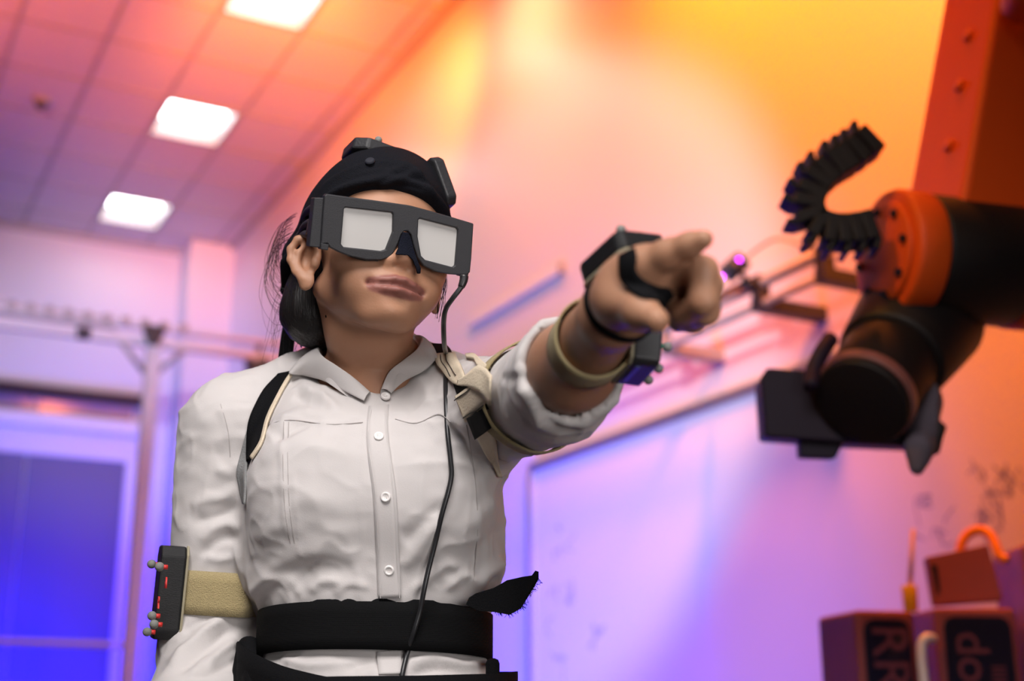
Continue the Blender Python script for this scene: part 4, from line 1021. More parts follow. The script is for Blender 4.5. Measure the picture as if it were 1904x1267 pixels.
M_THREAD = mat('black_thread', (0.02, 0.02, 0.02), 0.8)
for pp in ([(830, 672), (843, 690), (858, 706)], [(820, 672), (833, 690), (848, 708)]):
    bm = bmesh.new(); strap(bm, pp, 1.2, 0.0008, 0.0072, smooth=3); obj('stitching', bm, M_THREAD, HN_)
for pp in ([(858, 746), (873, 736), (888, 725)], [(874, 778), (893, 764), (912, 748)]):
    bm = bmesh.new(); strap(bm, pp, 1.4, 0.0008, 0.0070, smooth=3); obj('stitching', bm, M_THREAD, HN_)

# ------------------------------------------------------------------ waist belt
def torso_at(z):
    R_ = np.array(TORSO); return [float(np.interp(z, R_[:, 0], R_[:, i])) for i in range(1, 5)]
def belt_ring(zf, off, width, n=96, a0=-math.pi, a1=math.pi, pw=2.3):
    pts, nr, ac = [], [], []
    for i in range(n + 1):
        a = a0 + (a1 - a0) * i / n; z = zf(a); cx, cy, rx, ry = torso_at(z); c_, s_ = math.cos(a), math.sin(a)
        x = math.copysign(abs(s_) ** (2 / pw), s_) * (rx + off); y = -math.copysign(abs(c_) ** (2 / pw), c_) * (ry + off)
        pts.append(Vector((cx + x, cy + y, z))); nr.append(Vector((s_ / rx, -c_ / ry, 0)).normalized()); ac.append(Vector((0, 0, 1)))
    bm = bmesh.new(); ribbon(bm, pts, nr, width, 0.003, 0, across=ac); return bm
M_BELT = mat('black_ribbed_elastic', (0.0045, 0.0045, 0.005), rough=0.85, bump=0.35, bscale=260, wave='Z', spec=0.12)
zb = P(690, 1170, 1.365).z
BT = empty('waist_belt', P(690, 1170, 1.36), 'wide black ribbed elastic belt with loose end round the waist', 'belt')
wv = lambda a: zb + 0.0035 * math.cos(a * 1.3) - 0.001 * math.sin(2 * a)
obj('band', belt_ring(wv, 0.010, 0.047, a0=-1.30, a1=2.2), M_BELT, BT, True)
obj('under_band', belt_ring(lambda a: zb + 0.004 * math.cos(a) + 0.0030 - 0.010 * max(0, -a - 1.0), 0.005, 0.046, a0=-2.6, a1=2.6), M_BLACKC, BT, True)
tlp = [(866, 1125), (872, 1112), (884, 1104), (918, 1093), (942, 1079), (972, 1073), (990, 1071), (997, 1062), (1003, 1064), (1003, 1078), (988, 1102), (968, 1132), (946, 1143), (918, 1138), (890, 1136)]
Mtl = orient(P(935, 1110, 1.362), (0.10, -1, -0.15), (1, 0, 0))
def tq_(px, py): q = Mtl.inverted() @ cast(px, py, Mtl, 0); return (q.x, q.y)
bm = bmesh.new(); t_ = bmesh.new(); f_ = t_.faces.new([t_.verts.new((*tq_(*p), 0)) for p in tlp])
bmesh.ops.triangulate(t_, faces=[f_]); bmesh.ops.subdivide_edges(t_, edges=t_.edges[:], cuts=3, use_grid_fill=True)
g_ = bmesh.ops.extrude_face_region(t_, geom=t_.faces[:]); bmesh.ops.translate(t_, vec=(0, 0, 0.003), verts=[v for v in g_['geom'] if isinstance(v, bmesh.types.BMVert)])
bmesh.ops.recalc_face_normals(t_, faces=t_.faces[:])
for v in t_.verts: v.co.z += 0.010 * math.sin((v.co.x + 0.04) * 55) * max(0, min(1, (v.co.x + 0.035) * 18)) - 0.02 * max(0, v.co.x - 0.02)
merge(bm, t_, Mtl); obj('loose_end', bm, M_BLACKC, BT)
bm = bmesh.new()
for k in range(80):
    t = random.random() * 4; i = int(t); e0, e1 = tlp[9 + min(i, 3)], tlp[10 + min(i, 3)]; f = t - i
    x_, y_ = e0[0] + (e1[0] - e0[0]) * f, e0[1] + (e1[1] - e0[1]) * f; q = P(x_, y_, 1.364)
    dv = Vector((random.uniform(-0.2, 1), 0, random.uniform(-1, 0.1))).normalized(); L = random.uniform(0.0015, 0.005)
    tube(bm, [q - dv * 0.002, q + dv * L * 0.5, q + dv * L + Vector((random.uniform(-0.001, 0.001), 0, 0))], 0.0002, 4)
o = obj('frayed_threads', bm, M_BLACKC, BT); o['kind'] = 'stuff'
# second belt, slack on the hips
HB = empty('hip_belt', P(690, 1262, 1.36), 'slack black belt sagging over the hips below the shirt tail', 'belt')
zh = P(700, 1262, 1.36).z
te = lambda a: float(np.interp(a, [-3.2, -1.9, -1.25, -0.85, -0.5, -0.2, 0.3, 1.0, 1.6, 3.2], [0.02, 0.034, 0.040, 0.026, 0.011, 0.001, 0.002, 0.006, 0.012, 0.02]))
obj('band', belt_ring(lambda a: zh + te(a) - 0.034, 0.013, 0.068), M_BLACKC, HB, True)
Fp = Field(); Fp.cap(P(462, 1205, 1.44), P(468, 1300, 1.43), 0.013, 0.026, k=0.02); Fp.cap(P(478, 1250, 1.40), P(482, 1320, 1.39), 0.014, 0.022, k=0.02)
V_, Q_ = Fp.mesh(0.004); link('hip_pad', np_mesh('hip_pad', relax(V_, Q_), Q_), M_BLACKC, HB)
bm = bmesh.new(); box(bm, (0.014, 0.02, 0.05), Matrix.Translation(P(916, 1272, 1.41)), 0.005); obj('buckle', bm, M_BLACKC, HB)
# ------------------------------------------------------------------ on the long wall
def RWp(px, py, b=0.0):
    q = onplane(px, py, W(0, b, 0), DB) - CORNER; return q.dot(DA), q.z
def BWp(px, py, a=0.0):
    q = onplane(px, py, W(a, 0, 0), DA) - CORNER; return q.dot(DB), q.z
M_BOARD = mat('whiteboard_enamel', (0.74, 0.74, 0.76), rough=0.28, spec=0.5)
M_ALU = mat('brushed_aluminium', (0.40, 0.40, 0.42), rough=0.4, metal=0.7)
M_INK = mat('board_marker_ink', (0.25, 0.25, 0.42), rough=0.6)
a1, z1 = -6.88, 2.36; a0 = -11.2; zb0 = 0.75
WB = empty('whiteboard', W((a0 + a1) / 2, -0.02, zb0), 'large white board with thin metal frame on the long wall', 'whiteboard')
obj('panel', wbox(bmesh.new(), a0, a1, -0.03, -0.002, zb0, z1), M_BOARD, WB)
for nm, args in (('top', (a0 - 0.02, a1 + 0.02, -0.055, -0.001, z1, z1 + 0.045)), ('bottom', (a0 - 0.02, a1 + 0.02, -0.07, -0.001, zb0 - 0.04, zb0)), ('l', (a1, a1 + 0.04, -0.055, -0.001, zb0, z1)), ('r', (a0 - 0.04, a0, -0.055, -0.001, zb0, z1))):
    obj('frame_rail', wbox(bmesh.new(), *args, 0.006), M_ALU, WB)
# faint handwriting: short wiped strokes, each a piece of its own
rs = random.Random(3)
for (x0, y0), (x1, y1), n in (((1035, 985), (1080, 1050), 4), ((1020, 1090), (1070, 1180), 6), ((1095, 1160), (1125, 1210), 4), ((1020, 1200), (1060, 1260), 4), ((1710, 880), (1760, 1000), 6), ((1810, 870), (1850, 985), 8), ((1860, 860), (1895, 900), 4)):
    for k in range(n):
        a, z = RWp(rs.uniform(x0, x1), rs.uniform(y0, y1), -0.031)
        sp = spline([W(a + rs.uniform(-0.05, 0.05), -0.0305, z + rs.uniform(-0.06, 0.06)) for i in range(rs.randint(3, 6))], 4)
        bm = bmesh.new(); ribbon(bm, sp, [-DB] * len(sp), 0.0045, 0.0004); obj('marker_stroke', bm, M_INK, WB)
# unlit white light batten higher on the wall
aa, za = RWp(878, 613); ab, zb_ = RWp(1048, 497); zz = (za + zb_) / 2
FB = empty('wall_batten', W((aa + ab) / 2, -0.06, zz), 'slim white batten fixed on the long wall beside the pointing hand', 'batten')
obj('body', wbox(bmesh.new(), ab, aa, -0.034, -0.006, zz - 0.02, zz + 0.035, 0.006), M_TRIM, FB)
obj('end_cap', wbox(bmesh.new(), ab - 0.03, ab, -0.038, -0.004, zz - 0.024, zz + 0.04, 0.006), M_TROF, FB)
obj('back_plate', wbox(bmesh.new(), ab + 0.05, aa - 0.05, -0.008, 0, zz - 0.02, zz + 0.03), M_TRIM, FB)
# double pipe rail with brackets
M_PIPE = mat('grey_pipe', (0.34, 0.33, 0.34), rough=0.45, metal=0.3)
RB = -0.30
r0, rz0 = RWp(1180, 628, RB); r1, rz1 = RWp(1542, 477, RB); rz = (rz0 + rz1) / 2
RL = empty('wall_rail', W((r0 + r1) / 2, RB, rz), 'grey double pipe rail standing off the long wall below tracking camera', 'rail')
for dz, rr in ((0.0, 0.022), (-0.085, 0.016)):
    bm = bmesh.new(); cyl(bm, W(r1, RB, rz + dz), W(r0 + 3.0, RB, rz + dz), rr, n=16); obj('pipe', bm, M_PIPE, RL, True)
for px_ in (1415, 1538, 1230):
    a_, _ = RWp(px_, 553, RB)
    bm = bmesh.new(); wbox(bm, a_ - 0.03, a_ + 0.03, RB - 0.03, -0.001, rz - 0.115, rz - 0.06, 0.004); wbox(bm, a_ - 0.025, a_ + 0.025, RB - 0.028, RB + 0.028, rz - 0.11, rz + 0.028, 0.004); obj('bracket', bm, M_DARK if px_ != 1230 else M_PIPE, RL)
# tracking camera with violet diodes
CB = -0.42
M_VIO = mat('violet_diode', (0.4, 0.1, 0.8), emit=(0.62, 0.03, 1.0), estr=14.0)
ca_, cz_ = RWp(1366, 497, CB); cc = W(ca_, CB, cz_)
TC = empty('tracking_camera', cc, 'small black tracking camera with glowing violet diodes above the wall rail', 'camera')
cdir = (Vector((0.1, 0.6, 1.3)) - cc).normalized(); Mc = orient(cc, cdir, (0.8, 0.2, 0.75))
bm = bmesh.new(); box(bm, (0.105, 0.075, 0.10), Mc, 0.012); obj('case', bm, M_DARK, TC)
bm = bmesh.new(); cyl(bm, cc + cdir * 0.045, cc + cdir * 0.075, 0.03, 0.027); obj('lens_barrel', bm, M_DARK, TC, True)
for q in ((1374, 484), (1365, 495), (1342, 515)):
    p = onplane(*q, cc + cdir * 0.055, cdir); bm = bmesh.new(); ball(bm, p, 0.0075, 2); obj('diode', bm, M_VIO, TC, True)
pb = onplane(1391, 522, cc - cdir * 0.02, cdir); bm = bmesh.new(); cyl(bm, pb, pb + Vector((0, 0, -0.03)), 0.030, n=14); cyl(bm, cc, pb, 0.010, n=10); tube(bm, spline([pb, pb.lerp(W(r1 + 1.0, RB, rz), 0.5) + Vector((0, 0, 0.01)), W(r1 + 0.95, RB, rz)], 5), 0.010, 8); obj('ball_mount', bm, M_DARK, TC, True)
bm = bmesh.new(); tube(bm, spline([cc - cdir * 0.05, W(ca_ - 0.12, CB + 0.1, cz_ + 0.09), W(ca_ - 0.24, CB + 0.15, cz_ + 0.02), W(ca_ - 0.28, RB, rz + 0.01)], 6), 0.006, 6); obj('cable', bm, M_PIPE, TC, True)

# ------------------------------------------------------------------ the end wall: door, transom, standing truss
b0_, _ = BWp(0, 860); b1_, zt = BWp(233, 862); _, zl = BWp(240, 786); _, zt2 = BWp(245, 757)
bl = b1_ - 2 * (b1_ - BWp(48, 860)[0])
D1 = obj('door_1', wbox(bmesh.new(), -0.06, -0.002, bl - 0.12, b1_ + 0.12, zt, zl, 0.01), M_TRIM); D1['kind'] = 'structure'
bmid = (bl + b1_) / 2
for (x0, x1) in ((bl, bmid - 0.012), (bmid + 0.012, b1_)):
    lf = obj('door_leaf', wbox(bmesh.new(), -0.045, -0.003, x0, x1, 0.01, zt - 0.01, 0.006), M_DOOR, D1)
    obj('recess_panel', wbox(bmesh.new(), -0.052, -0.044, x0 + 0.09, x1 - 0.09, 1.0, zt - 0.15, 0.004), M_DOOR, lf)
    hb = x1 - 0.06 if x1 < b1_ else x0 + 0.06
    obj('handle', wbox(bmesh.new(), -0.10, -0.045, hb - 0.015, hb + 0.015, 1.0, 1.35, 0.008), M_ALU, lf)
for (x0, x1) in ((bl - 0.12, bl), (b1_, b1_ + 0.12)): obj('door_jamb', wbox(bmesh.new(), -0.06, -0.002, x0, x1, 0, zt), M_TRIM, D1)
obj('lintel_ledge', wbox(bmesh.new(), -0.14, -0.002, bl - 0.16, b1_ + 0.16, zl - 0.16, zl - 0.02, 0.02), M_TRIM, D1)
T1 = obj('window_1', wbox(bmesh.new(), -0.10, -0.002, bl - 0.2, b1_ + 0.10, zt2 - 0.01, zt2 + 0.10, 0.01), M_DARK); T1['kind'] = 'structure'  # dark bar over the panes stands in for a shadow band
bw0 = BWp(68, 765)[0]
for x0, x1 in ((bl, bw0 - 0.04), (bw0, b1_ + 0.02)): obj('pane', wbox(bmesh.new(), -0.02, -0.004, x0, x1, zl, zt2 - 0.01), M_GLASSW, T1)
TA_ = -3.6
M_TRUSS = mat('white_truss_paint', (0.55, 0.54, 0.60), rough=0.45)
pb_, pz_ = BWp(286, 640, TA_); TRS = empty('truss_frame', W(TA_, pb_, 0), 'pale metal post and double rail frame standing before the end wall', 'truss')
bm = bmesh.new(); wbox(bm, TA_ - 0.045, TA_ + 0.045, pb_ - 0.05, pb_ + 0.05, 0, pz_, 0.008); obj('post', bm, M_TRUSS, TRS)
bm = bmesh.new(); wbox(bm, TA_ - 0.13, TA_ + 0.13, pb_ - 0.13, pb_ + 0.13, 0, 0.015); obj('foot_plate', bm, M_TRUSS, TRS)
for (pa, pc, th_, mt_) in (((0, 590), (540, 672), 0.055, M_TRUSS), ((0, 562), (540, 650), 0.03, M_TRUSS)):
    zA = BWp(*pa, TA_)[1]; zC = BWp(*pc, TA_)[1]; z_ = (zA + zC) / 2
    bm = bmesh.new(); wbox(bm, TA_ - 0.03, TA_ + 0.03, -6.5, -0.02, z_ - th_, z_ + 0.01, 0.005); obj('rail', bm, mt_, TRS)
zr = z_
bm = bmesh.new(); wbox(bm, TA_ - 0.01, TA_ + 0.01, -6.5, BWp(215, 596, TA_)[0], zr - 0.06, zr + 0.03); obj('rail', bm, M_PIPE, TRS, label='grey upper rail section')
for k in range(10):
    b_ = BWp(20 + k * 36, 570, TA_)[0]
    bm = bmesh.new(); wbox(bm, TA_ - 0.035, TA_ + 0.035, b_ - 0.03, b_ + 0.03, zr - 0.02, zr + 0.045, 0.004); obj('clamp', bm, M_PIPE, TRS)
for (p, q) in (((212, 618), (268, 692)), ((358, 640), (290, 694))):
    A_ = BWp(*p, TA_); Q_ = BWp(*q, TA_); bm = bmesh.new(); cyl(bm, W(TA_, A_[0], A_[1]), W(TA_, Q_[0], Q_[1]), 0.022, n=12); obj('brace', bm, M_PIPE, TRS, True)
bm = bmesh.new(); A_ = BWp(286, 622, TA_ - 0.08); b_, z_ = A_
prism(bm, [(-0.075, 0.065), (0.075, 0.065), (0.07, 0.0), (0.03, -0.075), (-0.03, -0.075), (-0.07, 0.0)], 0.05, frame(W(TA_ - 0.05, b_, z_), DB, Vector((0, 0, 1)), -DA), 0.006); obj('corner_clamp', bm, M_DARK, TRS)
bm = bmesh.new(); A_ = BWp(155, 618, TA_); wbox(bm, TA_ - 0.04, TA_ + 0.04, A_[0] - 0.05, A_[0] + 0.05, A_[1] - 0.05, A_[1] + 0.03, 0.01); obj('corner_clamp', bm, M_DARK, TRS)
bm = bmesh.new(); A_ = BWp(350, 1215, TA_); cyl(bm, W(TA_, -6.5, A_[1] + 0.04), W(TA_, pb_, A_[1] + 0.04), 0.02, n=12); obj('rail', bm, M_TRUSS, TRS)
# black lamp hanging from the truss, behind her shoulder
lb, lz = BWp(480, 688, TA_); ld = W(TA_, lb, lz)
SL = empty('stage_lamp', ld, 'black stage lamp hanging under the rail behind the person\'s shoulder', 'lamp')
fdir = Vector((0.35, -0.6, -0.62)).normalized(); Ml = orient(ld, fdir, (1, 0, 0))
bm = bmesh.new(); box(bm, (0.17, 0.15, 0.20), Ml, 0.02); obj('housing', bm, M_DARK, SL)
bm = bmesh.new(); cyl(bm, ld + fdir * 0.10, ld + fdir * 0.17, 0.07, 0.085, n=20, caps=False); obj('hood', bm, M_DARK, SL, True)
bm = bmesh.new(); cyl(bm, ld + fdir * 0.101, ld + fdir * 0.106, 0.066, n=20); obj('lens', bm, M_GLASSW, SL)
bm = bmesh.new(); wbox(bm, TA_ - 0.02, TA_ + 0.02, lb - 0.02, lb + 0.02, lz, zr - 0.02); obj('yoke', bm, M_DARK, SL)
# second tracking camera seen between hair and collar
gq = P(600, 655, 5.2); TG = empty('tracking_camera', gq, 'dark violet tracking camera on a stand glimpsed between neck and hair', 'camera')
bm = bmesh.new(); cyl(bm, gq, gq + Vector((0.06, -0.10, -0.02)), 0.055, n=24, r=0.008); obj('case', bm, mat('dark_violet_plastic', (0.05, 0.01, 0.07), 0.4), TG, True)
bm = bmesh.new(); cyl(bm, gq + Vector((0.06, -0.10, -0.02)), gq + Vector((0.066, -0.11, -0.022)), 0.050, 0.046, n=24); obj('lens', bm, M_GLASSW, TG, True)
bm = bmesh.new(); cyl(bm, Vector((gq.x, gq.y, 0)), gq, 0.018, n=12); obj('pole', bm, M_PIPE, TG, True)
bm = bmesh.new(); cyl(bm, Vector((gq.x, gq.y, 0)), Vector((gq.x, gq.y, 0.03)), 0.16, 0.14, n=24); obj('base', bm, M_DARK, TG, True)
# ------------------------------------------------------------------ robot arm, hanging in from the right
YR = 2.55
M_ROB = mat('robot_orange_paint', (0.66, 0.075, 0.006), rough=0.5, spec=0.25, var=0.06, vscale=9)
M_ROBK = mat('robot_black_cast', (0.008, 0.005, 0.005), rough=0.55, spec=0.3, bump=0.2, bscale=120)
M_ROBG = mat('gripper_plum_grey', (0.014, 0.007, 0.018), rough=0.6, spec=0.25, bump=0.15, bscale=200)
M_CLOTHG = mat('grey_wrap_cloth', (0.10, 0.075, 0.095), rough=0.9, bump=0.6, bscale=60)
RBT = empty('robot_arm', (1.40, 2.75, 0), 'orange industrial robot arm with black wrist and box gripper hanging down', 'robot arm')
def mpx(px, py, Y): return px2m(P(px, py, Y))
ux = Vector((0.968, 0.25, 0)).normalized()            # joint axis, pointing right and towards us
jc = P(1648, 472, YR); jr = 122 * mpx(1642, 478, YR)
k_ = mpx(1700, 480, YR)
bm = bmesh.new(); cyl(bm, jc, jc + ux * (0.072), jr, n=56, r=0.012); obj('elbow_cover', bm, M_ROB, RBT, True)
bm = bmesh.new(); cyl(bm, jc - ux * 0.010, jc + ux * 0.002, jr * 0.80, n=48, r=0.005); obj('cover_plate', bm, M_ROB, RBT, True)
bm = bmesh.new(); cyl(bm, jc + ux * 0.072, jc + ux * 0.275, jr * 0.97, n=56, r=0.006); obj('elbow_motor', bm, M_ROBK, RBT, True)
bm = bmesh.new(); cyl(bm, jc + ux * 0.275, jc + ux * 0.42, jr * 1.0, n=56, r=0.012); obj('elbow_cover', bm, M_ROB, RBT, True)
for k in range(8):
    an = k * math.pi / 4; yv = ux.cross(Vector((0, 0, 1))).normalized()
    q = jc - ux * 0.010 + (Vector((0, 0, 1)) * math.sin(an) + yv * math.cos(an)) * jr * 0.66
    bm = bmesh.new(); cyl(bm, q, q - ux * 0.008, 0.009, n=6); obj('bolt', bm, M_ROBK, RBT)
# upper link: square-section arm running up out of the picture
lt = P(2010, -560, YR + 0.06); lb_ = P(1846, 450, YR + 0.10)
ld_ = (lt - lb_); L_ = ld_.length; ld_.normalize()
xl_ = (ux - ld_ * ux.dot(ld_)).normalized(); yl_ = ld_.cross(xl_)
ML_ = frame(lb_, xl_, yl_, ld_)
bm = bmesh.new(); t = bmesh.new(); hw, hd = 0.150, 0.115
bmesh.ops.create_cube(t, size=1.0); bmesh.ops.scale(t, vec=(2 * hw, 2 * hd, L_), verts=t.verts); bmesh.ops.translate(t, vec=(0.0, 0, L_ / 2 + 0.0), verts=t.verts); bev(t, t.edges[:], 0.014, 3); merge(bm, t, ML_)
obj('upper_link', bm, M_ROB, RBT)
bm = bmesh.new(); box(bm, (0.010, 0.012, L_ * 0.9), ML_ @ Matrix.Translation((0.055, -hd - 0.001, L_ / 2 + 0.03)), 0.003); obj('seam_strip', bm, M_ROBK, RBT)
bm = bmesh.new(); q = P(1898, 12, YR - 0.1); cyl(bm, q, q + Vector((-0.02, -0.10, 0)), 0.042, n=28, r=0.008); obj('side_cap', bm, M_ROB, RBT, True)
bm = bmesh.new(); box(bm, (0.14, 0.03, 0.10), ML_ @ Matrix.Translation((0.02, -hd - 0.012, 0.60)), 0.01); obj('cover_plate', bm, M_ROBK, RBT)
for z_ in (0.30, 0.42, 0.16):
    bm = bmesh.new(); q = ML_ @ Vector((-hw, -0.03, z_)); cyl(bm, q, q - xl_ * 0.008, 0.014, n=12); obj('bolt', bm, M_ROB, RBT, True)
# ceiling mount so that the arm hangs from something
tp = ML_ @ Vector((0.0, 0, L_ - 0.02)); bm = bmesh.new(); cyl(bm, tp, tp + Vector((0.10, 0.10, 0.25)), 0.16, 0.2, n=40, r=0.01); obj('shoulder_joint', bm, M_ROBK, RBT, True)
tq = tp + Vector((0.10, 0.10, 0.25)); bm = bmesh.new(); cyl(bm, tq, Vector((tq.x, tq.y, CEIL + 0.02)), 0.22, n=40, r=0.01); obj('ceiling_column', bm, M_ROB, RBT, True)
bm = bmesh.new(); cyl(bm, Vector((tq.x, tq.y, CEIL - 0.03)), Vector((tq.x, tq.y, CEIL + 0.01)), 0.34, n=40); obj('ceiling_flange', bm, M_ROBK, RBT)
# forearm: tapered black cylinder down to the left
fa = P(1715, 585, YR + 0.13); fb = P(1600, 752, YR - 0.06); fdv = (fb - fa).normalized()
bm = bmesh.new(); cyl(bm, fa, fa.lerp(fb, 0.55), 122 * k_, 100 * k_, n=48, r=0.01); cyl(bm, fa.lerp(fb, 0.52), fb, 90 * k_, 84 * k_, n=48, r=0.004); obj('forearm', bm, M_ROBK, RBT, True)
bm = bmesh.new(); cyl(bm, fa.lerp(fb, 0.88), fa.lerp(fb, 0.95), 90 * k_, n=48, r=0.003); obj('wrist_ring', bm, mat('wrist_ring_bronze', (0.20, 0.07, 0.06), 0.35), RBT, True)
bm = bmesh.new(); q = P(1528, 655, YR - 0.02); tube(bm, spline([P(1545, 630, YR), q, P(1512, 690, YR - 0.03), P(1508, 720, YR - 0.05)], 5), 0.016, 10); obj('side_conduit', bm, M_ROBG, RBT, True)
# box gripper
g0 = P(1425, 682, YR - 0.14)
def gq_(px, py, Y): return P(px, py, Y)
front = [(1426, 684), (1520, 690), (1555, 690), (1690, 712), (1730, 742), (1748, 832), (1600, 826), (1422, 813), (1414, 704)]
Mg = orient(P(1580, 760, YR + 0.02), (-0.10, -0.98, -0.14), (1, 0, -0.03))
def gp(px, py, z=0.0):
    q = Mg.inverted() @ cast(px, py, Mg, z); return (q.x, q.y)
bm = bmesh.new(); prism(bm, [gp(*p) for p in front][::-1], -0.15, Mg, 0.006); obj('gripper_box', bm, M_ROBG, RBT)
bm = bmesh.new(); prism(bm, [gp(*p) for p in [(1488, 818), (1572, 822), (1556, 852), (1490, 850)]][::-1], -0.06, Mg @ Matrix.Translation((0, 0, -0.02)), 0.004); obj('gripper_foot', bm, M_ROBG, RBT)
bm = bmesh.new(); prism(bm, [gp(*p) for p in [(1690, 775), (1740, 775), (1752, 790), (1760, 795), (1752, 812), (1745, 845), (1722, 852), (1690, 835)]][::-1], -0.10, Mg @ Matrix.Translation((0, 0, 0.02)), 0.008); obj('side_clamp', bm, M_ROBK, RBT)
Fw = Field(); Fw.cap(P(1685, 725, YR + 0.02), P(1712, 735, YR + 0.03), 0.030, 0.034, k=0.03); Fw.cap(P(1708, 750, YR + 0.02), P(1716, 830, YR + 0.0), 0.040, 0.030, k=0.03); Fw.cap(P(1712, 835, YR - 0.03), P(1703, 870, YR - 0.03), 0.030, 0.016, k=0.02)
V_, Q_ = Fw.mesh(0.007); N_ = vnorm(V_, Q_); V_ = V_ + N_ * (vnoise(V_ * np.array([1.5, 1.5, 0.5]), 30, 5) * 0.007)[:, None]
link('wrap_cloth', np_mesh('wrap_cloth', V_, Q_), M_CLOTHG, RBT)
# drag chain looping out of the elbow: separate links
cpts = spline([(1622, 262, 0), (1585, 290, 0), (1545, 315, 0), (1515, 345, 0), (1500, 385, 0), (1512, 418, 0), (1545, 432, 0), (1585, 432, 0), (1620, 425, 0)], 12)
acc = [0.0]
for a, b in zip(cpts, cpts[1:]): acc.append(acc[-1] + (b - a).length)
nl = 14
for k in range(nl):
    s_ = acc[-1] * (k + 0.5) / nl; i = max(1, int(np.searchsorted(acc, s_))); p = cpts[i]; d = (cpts[min(i + 2, len(cpts) - 1)] - cpts[max(i - 2, 0)]).normalized()
    c0 = P(p.x, p.y, YR - 0.05); c1 = P(p.x + d.x * 10, p.y + d.y * 10, YR - 0.05); tdir = (c1 - c0).normalized(); wdir = tdir.cross(Vector((0, -1, 0))).normalized()
    M = frame(c0, tdir, wdir, tdir.cross(wdir)); bm = bmesh.new(); wd_ = 0.062
    box(bm, (0.026, wd_, 0.07), M, 0.004)
    outw = 1 if wdir.dot(c0 - P(1575, 365, YR - 0.05)) > 0 else -1
    box(bm, (0.012, 0.026, 0.06), M @ Matrix.Translation((0.004, outw * 0.040, 0)) @ Matrix.Rotation(outw * 0.5, 4, 'Z'), 0.003)
    obj('chain_link', bm, M_ROBK, RBT)

# ------------------------------------------------------------------ cases on a cart at lower right
YC = 3.30
M_CASE = mat('maroon_case', (0.26, 0.055, 0.065), rough=0.55, var=0.08, vscale=20)
M_PANEL = mat('navy_gloss_panel', (0.010, 0.010, 0.030), rough=0.3)
M_LET = mat('dull_red_lettering', (0.13, 0.03, 0.06), rough=0.6)
M_WHITEP = mat('white_pipe', (0.75, 0.74, 0.78), rough=0.4)
zt_ = 0.86
cx0, cx1 = P(1560, 1267, YC).x, P(1990, 1267, YC).x
CT = empty('equipment_cart', ((cx0 + cx1) / 2, YC + 0.1, 0), 'low grey cart under the maroon cases by the whiteboard', 'cart')
bm = bmesh.new(); box(bm, (cx1 - cx0 + 0.1, 0.55, 0.03), Matrix.Translation(((cx0 + cx1) / 2, YC + 0.18, zt_ - 0.016)), 0.005); obj('top_shelf', bm, M_PIPE, CT)
bm = bmesh.new(); box(bm, (cx1 - cx0 + 0.1, 0.55, 0.03), Matrix.Translation(((cx0 + cx1) / 2, YC + 0.18, 0.22)), 0.005); obj('lower_shelf', bm, M_PIPE, CT)
for x in (cx0 - 0.02, cx1 + 0.02):
    for y in (YC - 0.06, YC + 0.42):
        bm = bmesh.new(); cyl(bm, (x, y, 0.08), (x, y, zt_ - 0.01), 0.016, n=12); lg = obj('leg', bm, M_PIPE, CT, True)
        bm = bmesh.new(); cyl(bm, (x - 0.012, y, 0.042), (x + 0.012, y, 0.042), 0.042, n=20); obj('caster', bm, M_DARK, lg, True)
def case(name, px0, px1, pyt0, pyt1, depth, rot, label, txt, tcol=None):
    c_ = P((px0 + px1) / 2, (pyt0 + pyt1) / 2, YC); w = (px1 - px0) * px2m(c_) ; h = c_.z - zt_
    E_o = empty(name, Vector((c_.x, YC, zt_ + 0.001)), label, 'case', 'maroon cases on the cart')
    M = Matrix.Translation((c_.x, YC, zt_ + 0.001)) @ Matrix.Rotation(rot, 4, 'Z')
    bm = bmesh.new(); box(bm, (w, depth, h), M @ Matrix.Translation((0, depth / 2, h / 2)), 0.012, 3); obj('shell', bm, M_CASE, E_o)
    bm = bmesh.new(); hw_, hh = w / 2 - 0.018, h / 2 - 0.022; c = 0.025
    prism(bm, [(-hw_ + c, -hh), (hw_ - c, -hh), (hw_ - 0.007, -hh + 0.007), (hw_, -hh + c), (hw_, hh - c), (hw_ - 0.007, hh - 0.007), (hw_ - c, hh), (-hw_ + c, hh), (-hw_ + 0.007, hh - 0.007), (-hw_, hh - c), (-hw_, -hh + c), (-hw_ + 0.007, -hh + 0.007)], 0.006, M @ Matrix.Translation((0, 0.001, h / 2)) @ Matrix.Rotation(math.pi / 2, 4, 'X'), 0.001)
    obj('front_panel', bm, M_PANEL, E_o)
    for s_, x, y, sz in txt:
        text_mesh('lettering', s_, sz, M @ Matrix.Translation((x * w, -0.0055, h * y)) @ Matrix.Rotation(math.pi / 2, 4, 'X') @ Matrix.Rotation(-math.pi / 2, 4, 'Z'), M_LET, E_o, 0.0006)
    return E_o, M, w, h
case('equipment_case', 1585, 1705, 1150, 1122, 0.22, 0.20, 'shorter maroon case with navy panel left of the open case', [('RRA', 0.0, 0.64, 0.13)])
CO, MO, wo, ho = case('equipment_case', 1735, 1890, 1140, 1122, 0.26, 0.06, 'maroon case with navy lettered panel and raised lid', [('doo', -0.10, 0.66, 0.115), ('llll', 0.20, 0.64, 0.05)])
lid = [(1722, 1036), (1838, 1012), (1866, 1116), (1738, 1126)]
pl_p = P(1790, 1110, YC + 0.05); Mq = orient(pl_p, (0, -1, 0.1), (1, 0, 0))
def qp(px, py): q = Mq.inverted() @ cast(px, py, Mq, 0); return (q.x, q.y)
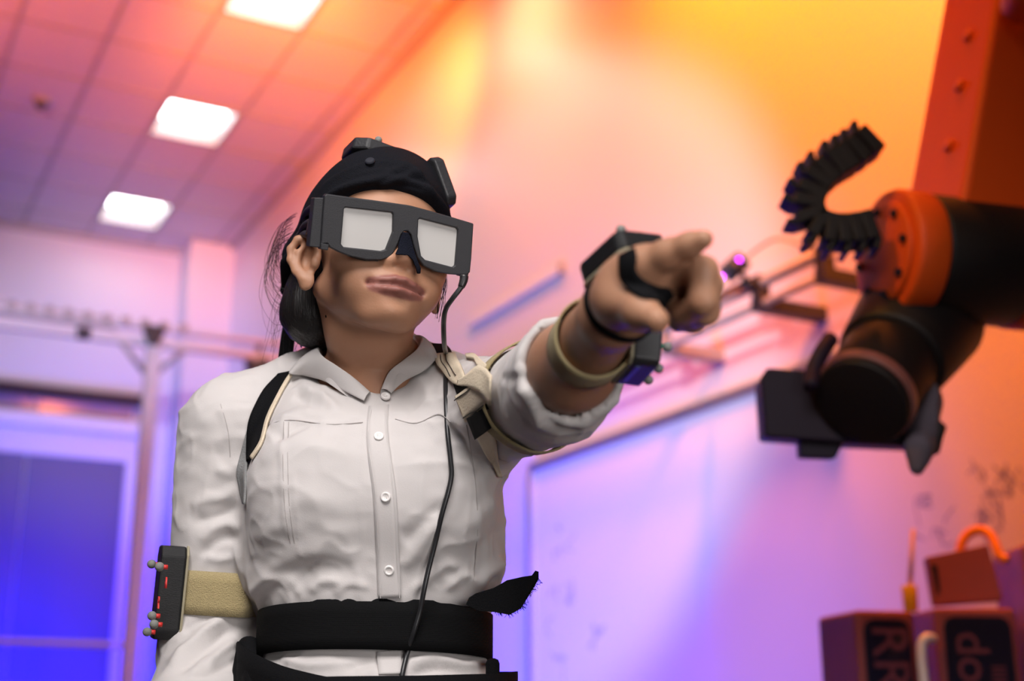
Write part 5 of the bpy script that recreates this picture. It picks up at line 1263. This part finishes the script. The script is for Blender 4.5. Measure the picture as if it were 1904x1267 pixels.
bm = bmesh.new(); prism(bm, [qp(*p) for p in lid][::-1], -0.03, Mq, 0.004); obj('raised_lid', bm, M_CASE, CO)
bm = bmesh.new(); prism(bm, [qp(*p) for p in [(1730, 1050), (1742, 1052), (1748, 1100), (1742, 1105)]][::-1], 0.002, Mq, 0.0006); obj('lid_slot', bm, M_PANEL, CO)
case('equipment_case', 1900, 2030, 1015, 1010, 0.22, 0.0, 'tall maroon case cut off by the right picture edge', [])
M_YEL = mat('yellow_plastic', (0.80, 0.55, 0.02), rough=0.5); M_ORH = mat('orange_hose', (0.85, 0.22, 0.01), rough=0.45)
yb = P(1693, 1124, YC + 0.15); kk = px2m(yb)
YB = empty('yellow_tub', yb, 'small yellow tub holding a thin pale stick on the cases', 'tub')
bm = bmesh.new(); cyl(bm, yb + Vector((0, 0, -0.02)), yb + Vector((0, 0, 34 * kk)), 13 * kk, 15 * kk, n=24, r=0.003); obj('cup', bm, M_YEL, YB, True)
bm = bmesh.new(); cyl(bm, yb + Vector((0, 0, 20 * kk)), P(1698, 985, YC + 0.15), 0.007, 0.006, n=10); obj('stick', bm, mat('pale_pink_stick', (0.62, 0.38, 0.42), 0.6), YB, True)
hp = spline([P(1784, 1040, YC + 0.10), P(1788, 1012, YC + 0.10), P(1800, 994, YC + 0.10), P(1822, 986, YC + 0.09), P(1842, 997, YC + 0.07), P(1853, 1020, YC + 0.05), P(1860, 1036, YC + 0.04), P(1874, 1042, YC + 0.03)], 6)
bm = bmesh.new(); tube(bm, hp, 0.0125, 12); tag(obj('orange_hose', bm, M_ORH, None, True), 'bright orange hose arching out of the open maroon case', 'hose')
wp = spline([P(1735, 1188, YC - 0.03), P(1722, 1186, YC - 0.05), P(1714, 1200, YC - 0.05), P(1714, 1230, YC - 0.05), P(1718, 1267, YC - 0.05), Vector((P(1722, 1267, YC - 0.05).x, YC - 0.05, zt_ + 0.011))], 6)
bm = bmesh.new(); tube(bm, wp, 0.011, 12); tag(obj('bent_pipe', bm, M_WHITEP, None, True), 'white bent pipe standing between the two lettered cases', 'pipe')
